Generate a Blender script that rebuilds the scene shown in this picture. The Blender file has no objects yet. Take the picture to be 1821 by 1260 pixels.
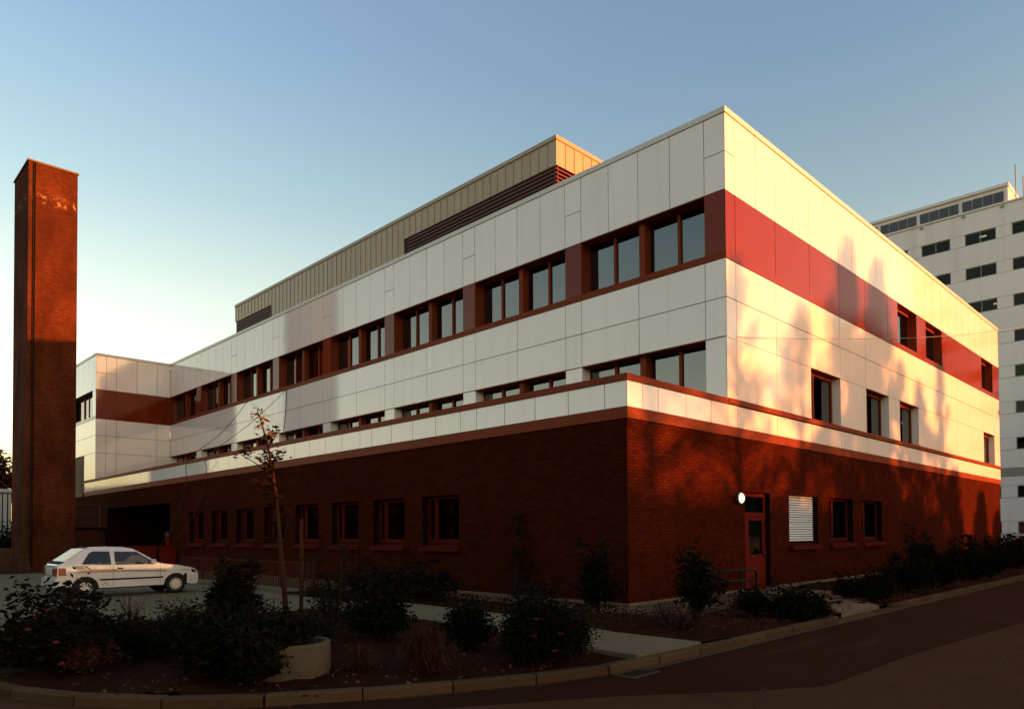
import bpy, bmesh, math, random
import numpy as np
from mathutils import Vector, Matrix

R = math.radians
sc = bpy.context.scene
C = bpy.context.collection

# ------------------------------------------------------------------ camera
cd = bpy.data.cameras.new("camera")
cam = bpy.data.objects.new("camera", cd)
C.objects.link(cam)
sc.camera = cam
CAMPOS = Vector((-12.402, -9.716, 1.70))
YAW, PITCH, ROLL = 0.754852304, 0.0221588987, -0.00745596338
fw = Vector((math.cos(YAW) * math.cos(PITCH), math.sin(YAW) * math.cos(PITCH), math.sin(PITCH)))
rt = Vector((math.sin(YAW), -math.cos(YAW), 0))
up = rt.cross(fw)
r2 = math.cos(ROLL) * rt + math.sin(ROLL) * up
u2 = -math.sin(ROLL) * rt + math.cos(ROLL) * up
m = Matrix(((r2.x, u2.x, -fw.x, CAMPOS.x), (r2.y, u2.y, -fw.y, CAMPOS.y), (r2.z, u2.z, -fw.z, CAMPOS.z), (0, 0, 0, 1)))
cam.matrix_world = m
cd.sensor_fit = 'HORIZONTAL'
cd.sensor_width = 36.0
cd.lens = 1282.52 / 1821 * 36
cd.shift_x = (910.5 - 1001.1) / 1821
cd.shift_y = (918.1 - 630) / 1821
cd.clip_start = 0.1
cd.clip_end = 6000

# ------------------------------------------------------------------ sky, sun, exposure
SUN = Vector((1.0, -2.8, 0.13)).normalized()          # direction towards the sun
EL = math.asin(SUN.z)
w = bpy.data.worlds.new("World")
sc.world = w
w.use_nodes = True
wt = w.node_tree
wt.nodes.clear()
wo = wt.nodes.new("ShaderNodeOutputWorld")
bg = wt.nodes.new("ShaderNodeBackground")
sky = wt.nodes.new("ShaderNodeTexSky")
sky.sky_type = 'NISHITA'
sky.sun_disc = False
sky.sun_elevation = EL
sky.sun_rotation = math.atan2(SUN.x, SUN.y)
sky.altitude = 50
sky.air_density = 1.0
sky.dust_density = 1.0
sky.ozone_density = 1.0
# the evening air is clearer and bluer overhead and paler low down than the plain model: one gain by height, the same all round
wtc = wt.nodes.new("ShaderNodeTexCoord")
wsep = wt.nodes.new("ShaderNodeSeparateXYZ")
wt.links.new(wtc.outputs["Generated"], wsep.inputs[0])
wr = wt.nodes.new("ShaderNodeValToRGB")
wt.links.new(wsep.outputs[2], wr.inputs[0])
SKYGAIN = [(0.0, (0.64, 0.64, 1.10)), (0.06, (0.88, 0.82, 1.05)), (0.12, (1.22, 1.06, 1.10)), (0.225, (1.08, 0.95, 0.86)), (0.306, (0.97, 0.87, 0.77)), (0.39, (0.81, 0.81, 0.79)), (0.54, (0.69, 0.74, 0.86)), (1.0, (0.66, 0.72, 0.95))]
while len(wr.color_ramp.elements) < len(SKYGAIN):
    wr.color_ramp.elements.new(0.5)
for e_, (p_, c_) in zip(wr.color_ramp.elements, SKYGAIN):
    e_.position = p_
    e_.color = (*c_, 1)
wm = wt.nodes.new("ShaderNodeMix")
wm.data_type = 'RGBA'
wm.blend_type = 'MULTIPLY'
wm.inputs[0].default_value = 1.0
wt.links.new(sky.outputs[0], wm.inputs[6])
wt.links.new(wr.outputs[0], wm.inputs[7])
wt.links.new(wm.outputs[2], bg.inputs[0])
bg.inputs[1].default_value = 0.15
wt.links.new(bg.outputs[0], wo.inputs[0])

sl = bpy.data.lights.new("sun", 'SUN')
sl.energy = 2.2
sl.angle = R(0.75)
sl.color = (1.0, 0.285, 0.065)
so = bpy.data.objects.new("sun", sl)
C.objects.link(so)
so.location = (60, -120, 40)
so.rotation_euler = SUN.to_track_quat('Z', 'Y').to_euler()

vs = sc.view_settings
vs.view_transform = 'Standard'
vs.look = 'None'
vs.gamma = 1.0
vs.use_curve_mapping = False
vs.exposure = 2.32
try:
    sc.cycles.use_denoising = True
    sc.cycles.max_bounces = 6
except Exception:
    pass

# ------------------------------------------------------------------ materials
def mat(name, col, rough=0.6, spec=0.5, metal=0.0, noise=None, bump=None, emit=None, rnd=0.0, island=0.0, stain=None, coat=0.0):
    """noise=(scale, amount, detail)  bump=(scale, strength, distance)"""
    m_ = bpy.data.materials.new(name)
    m_.use_nodes = True
    nt = m_.node_tree
    b = nt.nodes["Principled BSDF"]
    b.inputs["Base Color"].default_value = (*col, 1)
    b.inputs["Roughness"].default_value = rough
    b.inputs["Specular IOR Level"].default_value = spec
    b.inputs["Metallic"].default_value = metal
    if coat:
        b.inputs["Coat Weight"].default_value = coat
        b.inputs["Coat Roughness"].default_value = 0.03
    L = nt.links.new
    tc = nt.nodes.new("ShaderNodeTexCoord")
    geo = nt.nodes.new("ShaderNodeNewGeometry")
    cur = None

    def mulv(prev, valsock, lo, hi):
        mr = nt.nodes.new("ShaderNodeMapRange")
        mr.inputs[3].default_value = lo
        mr.inputs[4].default_value = hi
        L(valsock, mr.inputs[0])
        hv = nt.nodes.new("ShaderNodeMix")
        hv.data_type = 'RGBA'
        hv.blend_type = 'MULTIPLY'
        hv.inputs[0].default_value = 1.0
        if prev is None:
            hv.inputs[6].default_value = (*col, 1)
        else:
            L(prev, hv.inputs[6])
        L(mr.outputs[0], hv.inputs[7])
        return hv.outputs[2]
    if noise:
        for (s, a, d) in (noise if isinstance(noise, list) else [noise]):
            n = nt.nodes.new("ShaderNodeTexNoise")
            n.inputs["Scale"].default_value = s
            n.inputs["Detail"].default_value = d
            L(geo.outputs["Position"], n.inputs["Vector"])
            cur = mulv(cur, n.outputs[0], 1 - a, 1 + a)
    if rnd:
        oi = nt.nodes.new("ShaderNodeObjectInfo")
        cur = mulv(cur, oi.outputs["Random"], 1 - rnd, 1 + rnd)
    if island:
        cur = mulv(cur, geo.outputs["Random Per Island"], 1 - island, 1 + island)
    if stain:                                    # (scale vector, threshold lo, hi, colour, amount)
        mp = nt.nodes.new("ShaderNodeMapping")
        mp.inputs["Scale"].default_value = stain[0]
        L(geo.outputs["Position"], mp.inputs[0])
        n = nt.nodes.new("ShaderNodeTexNoise")
        n.inputs["Scale"].default_value = 1.0
        n.inputs["Detail"].default_value = 5
        L(mp.outputs[0], n.inputs["Vector"])
        mr = nt.nodes.new("ShaderNodeMapRange")
        mr.inputs[1].default_value = stain[1]
        mr.inputs[2].default_value = stain[2]
        mr.inputs[4].default_value = stain[4]
        L(n.outputs[0], mr.inputs[0])
        mx = nt.nodes.new("ShaderNodeMix")
        mx.data_type = 'RGBA'
        L(mr.outputs[0], mx.inputs[0])
        if cur is None:
            mx.inputs[6].default_value = (*col, 1)
        else:
            L(cur, mx.inputs[6])
        mx.inputs[7].default_value = (*stain[3], 1)
        cur = mx.outputs[2]
    if cur is not None:
        L(cur, b.inputs["Base Color"])
    if bump:
        n = nt.nodes.new("ShaderNodeTexNoise")
        n.inputs["Scale"].default_value = bump[0]
        n.inputs["Detail"].default_value = 3
        L(geo.outputs["Position"], n.inputs["Vector"])
        bp = nt.nodes.new("ShaderNodeBump")
        bp.inputs["Strength"].default_value = bump[1]
        bp.inputs["Distance"].default_value = bump[2]
        L(n.outputs[0], bp.inputs["Height"])
        L(bp.outputs[0], b.inputs["Normal"])
    if emit:
        b.inputs["Emission Color"].default_value = (*emit[0], 1)
        b.inputs["Emission Strength"].default_value = emit[1]
    return m_

def glass_mat(name, tint=(0.35, 0.36, 0.36), ior=2.4, rough=0.0):
    m_ = bpy.data.materials.new(name)
    m_.use_nodes = True
    nt = m_.node_tree
    nt.nodes.clear()
    o = nt.nodes.new("ShaderNodeOutputMaterial")
    mx = nt.nodes.new("ShaderNodeMixShader")
    t = nt.nodes.new("ShaderNodeBsdfTransparent")
    t.inputs[0].default_value = (*tint, 1)
    g = nt.nodes.new("ShaderNodeBsdfGlossy")
    g.inputs["Roughness"].default_value = rough
    f = nt.nodes.new("ShaderNodeFresnel")
    f.inputs[0].default_value = ior
    nt.links.new(f.outputs[0], mx.inputs[0])
    nt.links.new(t.outputs[0], mx.inputs[1])
    nt.links.new(g.outputs[0], mx.inputs[2])
    nt.links.new(mx.outputs[0], o.inputs[0])
    return m_

M = {}
M['white'] = mat("white_enamel", (0.89, 0.79, 0.70), 0.07, 0.8, noise=(1.3, 0.04, 3), stain=((3.5, 3.5, 0.22), 0.55, 0.80, (0.66, 0.58, 0.47), 0.35), bump=(0.9, 0.11, 0.02), rnd=0.03)
M['red'] = mat("red_enamel", (0.175, 0.023, 0.003), 0.10, 0.18, noise=(1.2, 0.08, 3), bump=(0.9, 0.10, 0.02), rnd=0.06)
M['redtrim'] = mat("red_trim_paint", (0.20, 0.037, 0.011), 0.5, 0.06, noise=(2.0, 0.08, 3))
M['redframe'] = mat("dark_red_frame_paint", (0.085, 0.010, 0.004), 0.7, 0.02, noise=(2.0, 0.08, 3))
M['coping'] = mat("coping_metal", (0.62, 0.59, 0.50), 0.35, 0.5, noise=(1.5, 0.05, 3))
M['joint'] = mat("joint_sealant", (0.16, 0.115, 0.07), 0.8, 0.2)
M['brick'] = mat("dark_red_brick", (0.066, 0.0100, 0.0030), 0.9, 0.02, noise=[(0.5, 0.28, 4), (25, 0.12, 2)], bump=(60, 0.3, 0.004), rnd=0.22, island=0.22,
                 stain=((2.2, 2.2, 1.3), 0.70, 0.80, (0.16, 0.12, 0.09), 0.4))
M['mortar'] = mat("dark_mortar", (0.018, 0.005, 0.0025), 0.95, 0.02, noise=(8, 0.15, 3))
M['louvre'] = mat("louvre_paint", (0.17, 0.030, 0.018), 0.4, 0.4)
M['tan'] = mat("tan_sheet_metal", (0.40, 0.31, 0.18), 0.38, 0.4, noise=(1.0, 0.05, 3), rnd=0.04)
M['dark'] = mat("dark_interior", (0.035, 0.030, 0.026), 0.9, 0.1)
M['room'] = mat("room_wall", (0.10, 0.085, 0.065), 0.9, 0.1)
M['curtain'] = mat("curtain_cloth", (0.22, 0.07, 0.035), 0.9, 0.1, noise=(6, 0.25, 2))
M['pale_curtain'] = mat("pale_curtain_cloth", (0.60, 0.56, 0.46), 0.9, 0.1)
M['glass'] = glass_mat("window_glass")
M['lowglass'] = glass_mat("clear_window_glass", (0.35, 0.33, 0.3), 1.35)
M['glassdark'] = mat("dark_glazing", (0.05, 0.05, 0.055), 0.1, 0.5)
M['cartrim'] = mat("car_interior_tan", (0.06, 0.045, 0.025), 0.8, 0.2)
M['black'] = mat("black_paint", (0.009, 0.008, 0.007), 0.6, 0.15)
M['blind'] = mat("blind_slat_white", (0.80, 0.82, 0.80), 0.4, 0.4)
M['concrete'] = mat("weathered_concrete", (0.17, 0.125, 0.070), 0.95, 0.04, noise=[(0.7, 0.2, 5), (14, 0.14, 4)], bump=(30, 0.25, 0.006), rnd=0.08)
M['kerb'] = mat("kerb_concrete", (0.080, 0.047, 0.022), 0.95, 0.04, noise=[(1.1, 0.3, 5), (18, 0.18, 4)], bump=(40, 0.3, 0.006), rnd=0.15)
M['asphalt'] = mat("old_asphalt", (0.074, 0.031, 0.012), 0.95, 0.04, noise=[(0.22, 0.35, 6), (3.0, 0.18, 5), (45, 0.35, 3)], bump=(70, 0.7, 0.012), stain=((0.8, 0.25, 1), 0.60, 0.72, (0.025, 0.013, 0.007), 0.6))
M['asphalt2'] = mat("dark_asphalt", (0.036, 0.011, 0.0045), 0.95, 0.04, noise=[(0.3, 0.35, 6), (4.0, 0.2, 5), (60, 0.35, 3)], bump=(90, 0.7, 0.012), stain=((0.25, 1.2, 1), 0.60, 0.72, (0.075, 0.042, 0.022), 0.5))
M['soil'] = mat("bark_soil", (0.030, 0.0085, 0.0035), 0.97, 0.03, noise=[(2.5, 0.45, 5), (30, 0.5, 4)], bump=(35, 0.9, 0.03))
M['litter'] = mat("leaf_litter", (0.075, 0.028, 0.014), 0.9, 0.1, island=0.6)
M['rubble'] = mat("gravel_chips", (0.13, 0.075, 0.045), 0.9, 0.2, island=0.5)
M['leaf'] = mat("dark_green_leaf", (0.0085, 0.0075, 0.0035), 0.85, 0.04, island=0.5)
M['leaf2'] = mat("olive_leaf", (0.017, 0.012, 0.005), 0.85, 0.04, island=0.5)
M['leafred'] = mat("russet_leaf", (0.050, 0.016, 0.009), 0.8, 0.08, island=0.75)
M['leafyel'] = mat("yellow_leaf", (0.30, 0.17, 0.05), 0.6, 0.2, island=0.45)
M['leafbrown'] = mat("brown_leaf", (0.045, 0.015, 0.008), 0.6, 0.2, island=0.5)
M['leafdark'] = mat("dark_brown_leaf", (0.026, 0.010, 0.005), 0.85, 0.04, island=0.6)
M['bark'] = mat("bark", (0.026, 0.013, 0.008), 0.9, 0.1, noise=(10, 0.3, 4))
M['stake'] = mat("stake_wood", (0.055, 0.017, 0.009), 0.85, 0.1, noise=(8, 0.2, 4))
M['petal'] = mat("red_petal", (0.25, 0.02, 0.018), 0.6, 0.3, island=0.3)
M['petalpink'] = mat("pink_petal", (0.26, 0.05, 0.055), 0.6, 0.3, island=0.3)
M['planter'] = mat("cast_concrete", (0.095, 0.074, 0.044), 0.9, 0.05, noise=[(3, 0.35, 5), (20, 0.2, 4)], bump=(30, 0.3, 0.006))
M['carwhite'] = mat("white_car_paint", (0.66, 0.63, 0.57), 0.10, 0.5, coat=0.6)
M['cargold'] = mat("gold_stripe", (0.33, 0.20, 0.06), 0.3, 0.5)
M['carbrown'] = mat("brown_stripe", (0.10, 0.045, 0.022), 0.3, 0.5)
M['tyre'] = mat("tyre_rubber", (0.016, 0.015, 0.014), 0.8, 0.2)
M['hub'] = mat("wheel_trim_silver", (0.55, 0.52, 0.42), 0.35, 0.5)
M['taillight'] = mat("red_lens", (0.22, 0.020, 0.012), 0.15, 0.5)
M['amber'] = mat("amber_lens", (0.45, 0.14, 0.02), 0.15, 0.5)
M['carglass'] = glass_mat("car_glass", (0.42, 0.36, 0.24), 1.6)
M['rearglass'] = glass_mat("rear_screen_glass", (0.25, 0.3, 0.36), 1.9)
M['chrome'] = mat("chrome", (0.6, 0.6, 0.6), 0.2, 0.5, metal=1.0)
M['tower'] = mat("tower_concrete", (0.82, 0.78, 0.70), 0.7, 0.3, noise=[(0.25, 0.06, 5)], rnd=0.03,
                 stain=((1.1, 1.1, 0.10), 0.52, 0.75, (0.62, 0.58, 0.50), 0.45))
M['towergrey'] = mat("tower_grey_band", (0.33, 0.29, 0.23), 0.8, 0.2)
M['towerframe'] = mat("tower_window_frame", (0.30, 0.27, 0.22), 0.5, 0.3)
M['tube'] = mat("fluorescent_tube", (0.9, 1.0, 0.9), 0.5, 0.2, emit=((0.80, 1.0, 0.78), 0.9))
M['lamp'] = mat("lamp_globe", (0.9, 0.9, 0.8), 0.4, 0.3, emit=((1.0, 0.84, 0.52), 0.30))
M['fence'] = mat("red_fence_paint", (0.085, 0.014, 0.006), 0.75, 0.04)
M['redbox'] = mat("red_bin_paint", (0.13, 0.010, 0.0045), 0.65, 0.04)
M['galv'] = mat("galvanised_rail", (0.045, 0.030, 0.022), 0.6, 0.4)
M['cable'] = mat("cable_sheath", (0.060, 0.028, 0.018), 0.7, 0.3)
M['wire'] = mat("grey_wire", (0.30, 0.25, 0.2), 0.7, 0.3)
M['crate'] = mat("crate_wood", (0.07, 0.028, 0.014), 0.85, 0.2, noise=(5, 0.2, 4))
M['lowwall'] = mat("low_wall_render", (0.55, 0.50, 0.40), 0.85, 0.2, noise=(1, 0.08, 4))
M['lampshell'] = mat("lamp_collar", (0.05, 0.03, 0.02), 0.5, 0.4)
M['added_terrace'] = mat("added_terrace_render", (0.30, 0.26, 0.2), 0.85, 0.2, noise=(0.4, 0.1, 4))

# chimney brickwork: relief pattern too fine to pick apart at its distance
def chimney_mat():
    m_ = mat("chimney_brick", (0.20, 0.062, 0.026), 0.92, 0.02)
    nt = m_.node_tree
    L = nt.links.new
    b = nt.nodes["Principled BSDF"]
    geo = nt.nodes.new("ShaderNodeNewGeometry")
    sep = nt.nodes.new("ShaderNodeSeparateXYZ")
    L(geo.outputs["Position"], sep.inputs[0])
    add = nt.nodes.new("ShaderNodeMath")
    L(sep.outputs[0], add.inputs[0])
    L(sep.outputs[1], add.inputs[1])
    cmb = nt.nodes.new("ShaderNodeCombineXYZ")
    L(add.outputs[0], cmb.inputs[0])
    L(sep.outputs[2], cmb.inputs[1])
    br = nt.nodes.new("ShaderNodeTexBrick")
    br.inputs["Color1"].default_value = (0.120, 0.032, 0.012, 1)
    br.inputs["Color2"].default_value = (0.082, 0.021, 0.008, 1)
    br.inputs["Mortar"].default_value = (0.060, 0.019, 0.008, 1)
    br.inputs["Scale"].default_value = 1.0
    br.inputs["Mortar Size"].default_value = 0.008
    br.inputs["Brick Width"].default_value = 0.225
    br.inputs["Row Height"].default_value = 0.075
    L(cmb.outputs[0], br.inputs["Vector"])
    n = nt.nodes.new("ShaderNodeTexNoise")
    n.inputs["Scale"].default_value = 0.55
    n.inputs["Detail"].default_value = 6
    mp = nt.nodes.new("ShaderNodeMapping")
    mp.inputs["Scale"].default_value = (1.6, 1.6, 0.7)
    L(geo.outputs["Position"], mp.inputs[0])
    L(mp.outputs[0], n.inputs["Vector"])
    mr = nt.nodes.new("ShaderNodeMapRange")
    mr.inputs[1].default_value = 0.3
    mr.inputs[2].default_value = 0.7
    mr.inputs[3].default_value = 0.45
    mr.inputs[4].default_value = 1.25
    L(n.outputs[0], mr.inputs[0])
    mx = nt.nodes.new("ShaderNodeMix")
    mx.data_type = 'RGBA'
    mx.blend_type = 'MULTIPLY'
    mx.inputs[0].default_value = 1
    L(br.outputs[0], mx.inputs[6])
    L(mr.outputs[0], mx.inputs[7])
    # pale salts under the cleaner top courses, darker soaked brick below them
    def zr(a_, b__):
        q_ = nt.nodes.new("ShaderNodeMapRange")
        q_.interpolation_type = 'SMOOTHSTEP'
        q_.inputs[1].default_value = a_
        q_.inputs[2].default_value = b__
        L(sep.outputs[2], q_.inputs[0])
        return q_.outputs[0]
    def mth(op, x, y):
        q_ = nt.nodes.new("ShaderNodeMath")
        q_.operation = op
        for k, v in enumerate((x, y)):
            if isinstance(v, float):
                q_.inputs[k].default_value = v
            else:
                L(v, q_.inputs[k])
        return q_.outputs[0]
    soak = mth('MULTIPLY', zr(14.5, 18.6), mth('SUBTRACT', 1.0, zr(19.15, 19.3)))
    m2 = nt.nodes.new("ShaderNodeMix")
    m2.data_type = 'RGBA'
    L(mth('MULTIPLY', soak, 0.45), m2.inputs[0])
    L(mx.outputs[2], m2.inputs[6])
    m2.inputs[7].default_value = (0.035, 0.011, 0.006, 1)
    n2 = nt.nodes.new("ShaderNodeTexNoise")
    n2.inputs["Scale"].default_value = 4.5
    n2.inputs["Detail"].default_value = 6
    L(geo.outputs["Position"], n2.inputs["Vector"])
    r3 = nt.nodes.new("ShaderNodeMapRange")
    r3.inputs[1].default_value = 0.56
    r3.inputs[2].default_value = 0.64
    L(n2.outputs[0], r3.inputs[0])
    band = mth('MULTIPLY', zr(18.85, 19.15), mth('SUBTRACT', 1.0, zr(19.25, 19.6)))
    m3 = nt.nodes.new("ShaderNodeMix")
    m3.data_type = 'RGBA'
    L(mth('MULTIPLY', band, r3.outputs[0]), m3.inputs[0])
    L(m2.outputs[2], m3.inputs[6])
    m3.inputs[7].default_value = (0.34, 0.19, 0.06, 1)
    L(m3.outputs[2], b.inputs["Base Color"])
    bp = nt.nodes.new("ShaderNodeBump")
    bp.inputs["Strength"].default_value = 0.6
    bp.inputs["Distance"].default_value = 0.01
    L(br.outputs[1], bp.inputs["Height"])
    bp.invert = True
    L(bp.outputs[0], b.inputs["Normal"])
    return m_
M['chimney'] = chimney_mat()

# ------------------------------------------------------------------ mesh helpers
class MB:
    def __init__(self):
        self.v, self.f = [], []

    def box(self, a, b):
        (x0, y0, z0), (x1, y1, z1) = a, b
        n = len(self.v)
        self.v += [(x0, y0, z0), (x1, y0, z0), (x1, y1, z0), (x0, y1, z0), (x0, y0, z1), (x1, y0, z1), (x1, y1, z1), (x0, y1, z1)]
        self.f += [tuple(n + i for i in q) for q in ((0, 3, 2, 1), (4, 5, 6, 7), (0, 1, 5, 4), (1, 2, 6, 5), (2, 3, 7, 6), (3, 0, 4, 7))]
        return self

    def poly(self, pts):
        n = len(self.v)
        self.v += [tuple(p) for p in pts]
        self.f.append(tuple(range(n, n + len(pts))))
        return self

    def prism(self, pts, z0, z1):
        n = len(self.v)
        k = len(pts)
        self.v += [(p[0], p[1], z0) for p in pts] + [(p[0], p[1], z1) for p in pts]
        self.f.append(tuple(n + i for i in reversed(range(k))))
        self.f.append(tuple(n + k + i for i in range(k)))
        for i in range(k):
            j = (i + 1) % k
            self.f.append((n + i, n + j, n + k + j, n + k + i))
        return self

    def tube(self, pts, rad, seg=6, cap=True):
        pts = [Vector(p) for p in pts]
        rads = rad if isinstance(rad, (list, tuple)) else [rad] * len(pts)
        n = len(self.v)
        prev = None
        for i, p in enumerate(pts):
            t = (pts[min(i + 1, len(pts) - 1)] - pts[max(i - 1, 0)])
            if t.length < 1e-9:
                t = Vector((0, 0, 1))
            t.normalize()
            if prev is None:
                a = t.orthogonal().normalized()
            else:
                a = (prev - t * prev.dot(t))
                a = a.normalized() if a.length > 1e-6 else t.orthogonal().normalized()
            prev = a
            b = t.cross(a)
            for k in range(seg):
                th = 2 * math.pi * k / seg
                q = p + (a * math.cos(th) + b * math.sin(th)) * rads[i]
                self.v.append(tuple(q))
        for i in range(len(pts) - 1):
            for k in range(seg):
                k2 = (k + 1) % seg
                self.f.append((n + i * seg + k, n + i * seg + k2, n + (i + 1) * seg + k2, n + (i + 1) * seg + k))
        if cap:
            self.f.append(tuple(n + k for k in reversed(range(seg))))
            self.f.append(tuple(n + (len(pts) - 1) * seg + k for k in range(seg)))
        return self

    def lathe(self, prof, axis='z', c=(0, 0, 0), seg=24):
        """prof: list of (r, h); revolve about an axis through c"""
        n = len(self.v)
        for (r, h) in prof:
            for k in range(seg):
                th = 2 * math.pi * k / seg
                a, b = r * math.cos(th), r * math.sin(th)
                q = (a, b, h) if axis == 'z' else ((a, h, b) if axis == 'y' else (h, a, b))
                self.v.append((q[0] + c[0], q[1] + c[1], q[2] + c[2]))
        for i in range(len(prof) - 1):
            for k in range(seg):
                k2 = (k + 1) % seg
                q = (n + i * seg + k, n + i * seg + k2, n + (i + 1) * seg + k2, n + (i + 1) * seg + k)
                self.f.append(q if axis != 'y' else q[::-1])
        return self

    def mesh(self, name, material, smooth=False):
        me = bpy.data.meshes.new(name)
        me.from_pydata(self.v, [], self.f)
        if isinstance(material, str):
            material = M[material]
        me.materials.append(material)
        if smooth:
            me.polygons.foreach_set("use_smooth", [True] * len(me.polygons))
        me.update()
        return me

    def obj(self, name, material, parent=None, loc=(0, 0, 0), smooth=False):
        return link(name, self.mesh(name, material, smooth), parent, loc)

def link(name, me, parent=None, loc=(0, 0, 0)):
    o = bpy.data.objects.new(name, me)
    C.objects.link(o)
    o.location = loc
    if parent is not None:
        o.parent = parent
    return o

def thing(name, label, cat, loc=(0, 0, 0), rz=0.0, group=None):
    o = bpy.data.objects.new(name, None)
    C.objects.link(o)
    o.location = loc
    o.rotation_euler = (0, 0, rz)
    return tag(o, label, cat, group)

def tag(o, label, cat, group=None):
    o['label'] = label
    o['category'] = cat
    if group:
        o['group'] = group
    return o

def structure(o):
    o['kind'] = 'structure'
    return o

_box = {}
def bx(name, a, b, material, parent=None):
    """one box part; alike boxes share one mesh"""
    d = (round(b[0] - a[0], 3), round(b[1] - a[1], 3), round(b[2] - a[2], 3), material)
    me = _box.get(d)
    if me is None:
        me = _box[d] = MB().box((0, 0, 0), d[:3]).mesh(name, material)
    return link(name, me, parent, a)

def split(a0, a1, z0, z1, openings):
    """rectangles that cover [a0,a1]x[z0,z1] minus openings (o0,o1,p0,p1)"""
    zs = sorted({z0, z1} | {min(max(z, z0), z1) for o in openings for z in o[2:]})
    out = []
    for za, zb in zip(zs[:-1], zs[1:]):
        if zb - za < 1e-6:
            continue
        cuts = sorted((max(o[0], a0), min(o[1], a1)) for o in openings if o[2] < zb - 1e-6 and o[3] > za + 1e-6 and o[1] > a0 and o[0] < a1)
        p = a0
        for c0, c1 in cuts:
            if c0 > p:
                out.append((p, c0, za, zb))
            p = max(p, c1)
        if p < a1:
            out.append((p, a1, za, zb))
    return out

# ------------------------------------------------------------------ ground, roads, paths (the setting)
KERB = [(-11.2, 14.0), (-11.2, 8.0), (-11.18, 4.0), (-11.08, 1.5), (-10.92, 0.2), (-10.68, -0.6), (-10.35, -1.25), (-9.85, -1.95), (-9.25, -2.5), (-8.6, -2.92),
        (-7.9, -3.3), (-7.2, -3.6), (-6.5, -3.9), (-5.9, -4.08), (-5.2, -4.15), (60.0, -4.15)]

def resample(pts, step):
    out = []
    for (a, b) in zip(pts[:-1], pts[1:]):
        d = math.hypot(b[0] - a[0], b[1] - a[1])
        n = max(1, int(d / 0.05))
        out += [(a[0] + (b[0] - a[0]) * i / n, a[1] + (b[1] - a[1]) * i / n) for i in range(n)]
    out.append(pts[-1])
    res = [out[0]]
    acc = 0
    for p, q in zip(out[:-1], out[1:]):
        acc += math.hypot(q[0] - p[0], q[1] - p[1])
        if acc >= step:
            res.append(q)
            acc = 0
    return res

rng = random.Random(5)
structure(MB().poly([(-900, -900, -0.03), (900, -900, -0.03), (900, 900, -0.03), (-900, 900, -0.03)]).obj("ground", 'asphalt'))
structure(MB().poly([(-60, -40, -0.004), (140, -40, -0.004), (140, -4.15, -0.004), (-5, -4.15, -0.004), (-11.2, 0.5, -0.004), (-11.2, 60, -0.004), (-60, 60, -0.004)]).obj("road", 'asphalt'))
structure(MB().poly([(-30, -5.0, 0.0), (-10.5, -3.4, 0.0), (-8.2, -3.9, 0.0), (-6.5, -4.96, 0.0), (-5.4, -5.87, 0.0), (-4.6, -6.36, 0.0), (-1.7, -6.39, 0.0), (3.0, -6.78, 0.0),
                     (60, -8.2, 0.0), (60, -4.28, 0.0), (-5.3, -4.28, 0.0), (-6.6, -4.0, 0.0), (-8.0, -3.42, 0.0), (-9.9, -2.2, 0.0), (-10.5, -2.4, 0.0), (-30, -3.8, 0.0)]).obj("road_patch", 'asphalt2'))
structure(MB().poly([(-5.2, -4.36, 0.004), (60, -4.36, 0.004), (60, -4.20, 0.004), (-5.2, -4.20, 0.004)]).obj("gutter", mat("gutter_grit", (0.085, 0.045, 0.021), 0.95, 0.1, noise=[(2.0, 0.35, 5), (30, 0.3, 3)])))
cr_ = MB()
crr = random.Random(8)
for (x0, y0, ang, n_) in ((-1.9, -7.45, 0.10, 26), (-6.8, -6.6, 0.55, 14), (2.0, -9.5, -0.2, 24), (6.5, -6.0, 0.05, 30)):
    p, a_ = Vector((x0, y0, 0)), ang
    for _ in range(n_):
        a_ = ang + crr.uniform(-0.5, 0.5)
        q_ = p + Vector((math.cos(a_), math.sin(a_), 0)) * crr.uniform(0.10, 0.22)
        nn = Vector((-math.sin(a_), math.cos(a_), 0)) * crr.uniform(0.004, 0.010)
        cr_.poly([(p.x - nn.x, p.y - nn.y, 0.0045), (q_.x - nn.x, q_.y - nn.y, 0.0045), (q_.x + nn.x, q_.y + nn.y, 0.0045), (p.x + nn.x, p.y + nn.y, 0.0045)])
        p = q_
structure(cr_.obj("road_crack", 'black'))
# added dark ring that blocks the low sky, lowered towards the sun
g = MB()
hr = random.Random(12)
NH = 180
for i in range(NH + 1):
    a = 2 * math.pi * i / NH
    dsun = abs((a - math.atan2(SUN.y, SUN.x) + math.pi) % (2 * math.pi) - math.pi)
    dfar = abs((a - R(84) + math.pi) % (2 * math.pi) - math.pi)
    h = 20 + 3.5 * math.sin(a * 5) + 2.5 * math.sin(a * 11 + 1) + hr.uniform(-1.2, 1.2)
    h *= min(1.0, 0.18 + max(0.0, dsun - 0.12) * 1.6) * min(1.0, 0.35 + max(0.0, dfar - 0.06) * 2.0)
    g.v += [(270 * math.cos(a), 270 * math.sin(a), -1.0), (285 * math.cos(a), 285 * math.sin(a), h * 0.8), (320 * math.cos(a), 320 * math.sin(a), h), (420 * math.cos(a), 420 * math.sin(a), -1.0)]
for i in range(NH):
    for k in range(3):
        a = i * 4 + k
        g.f.append((a, a + 1, a + 5, a + 4))
structure(g.obj("horizon_ring", mat("dark_horizon_ring", (0.030, 0.026, 0.014), 0.95, 0.05, noise=(0.08, 0.4, 6)), smooth=True))
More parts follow.
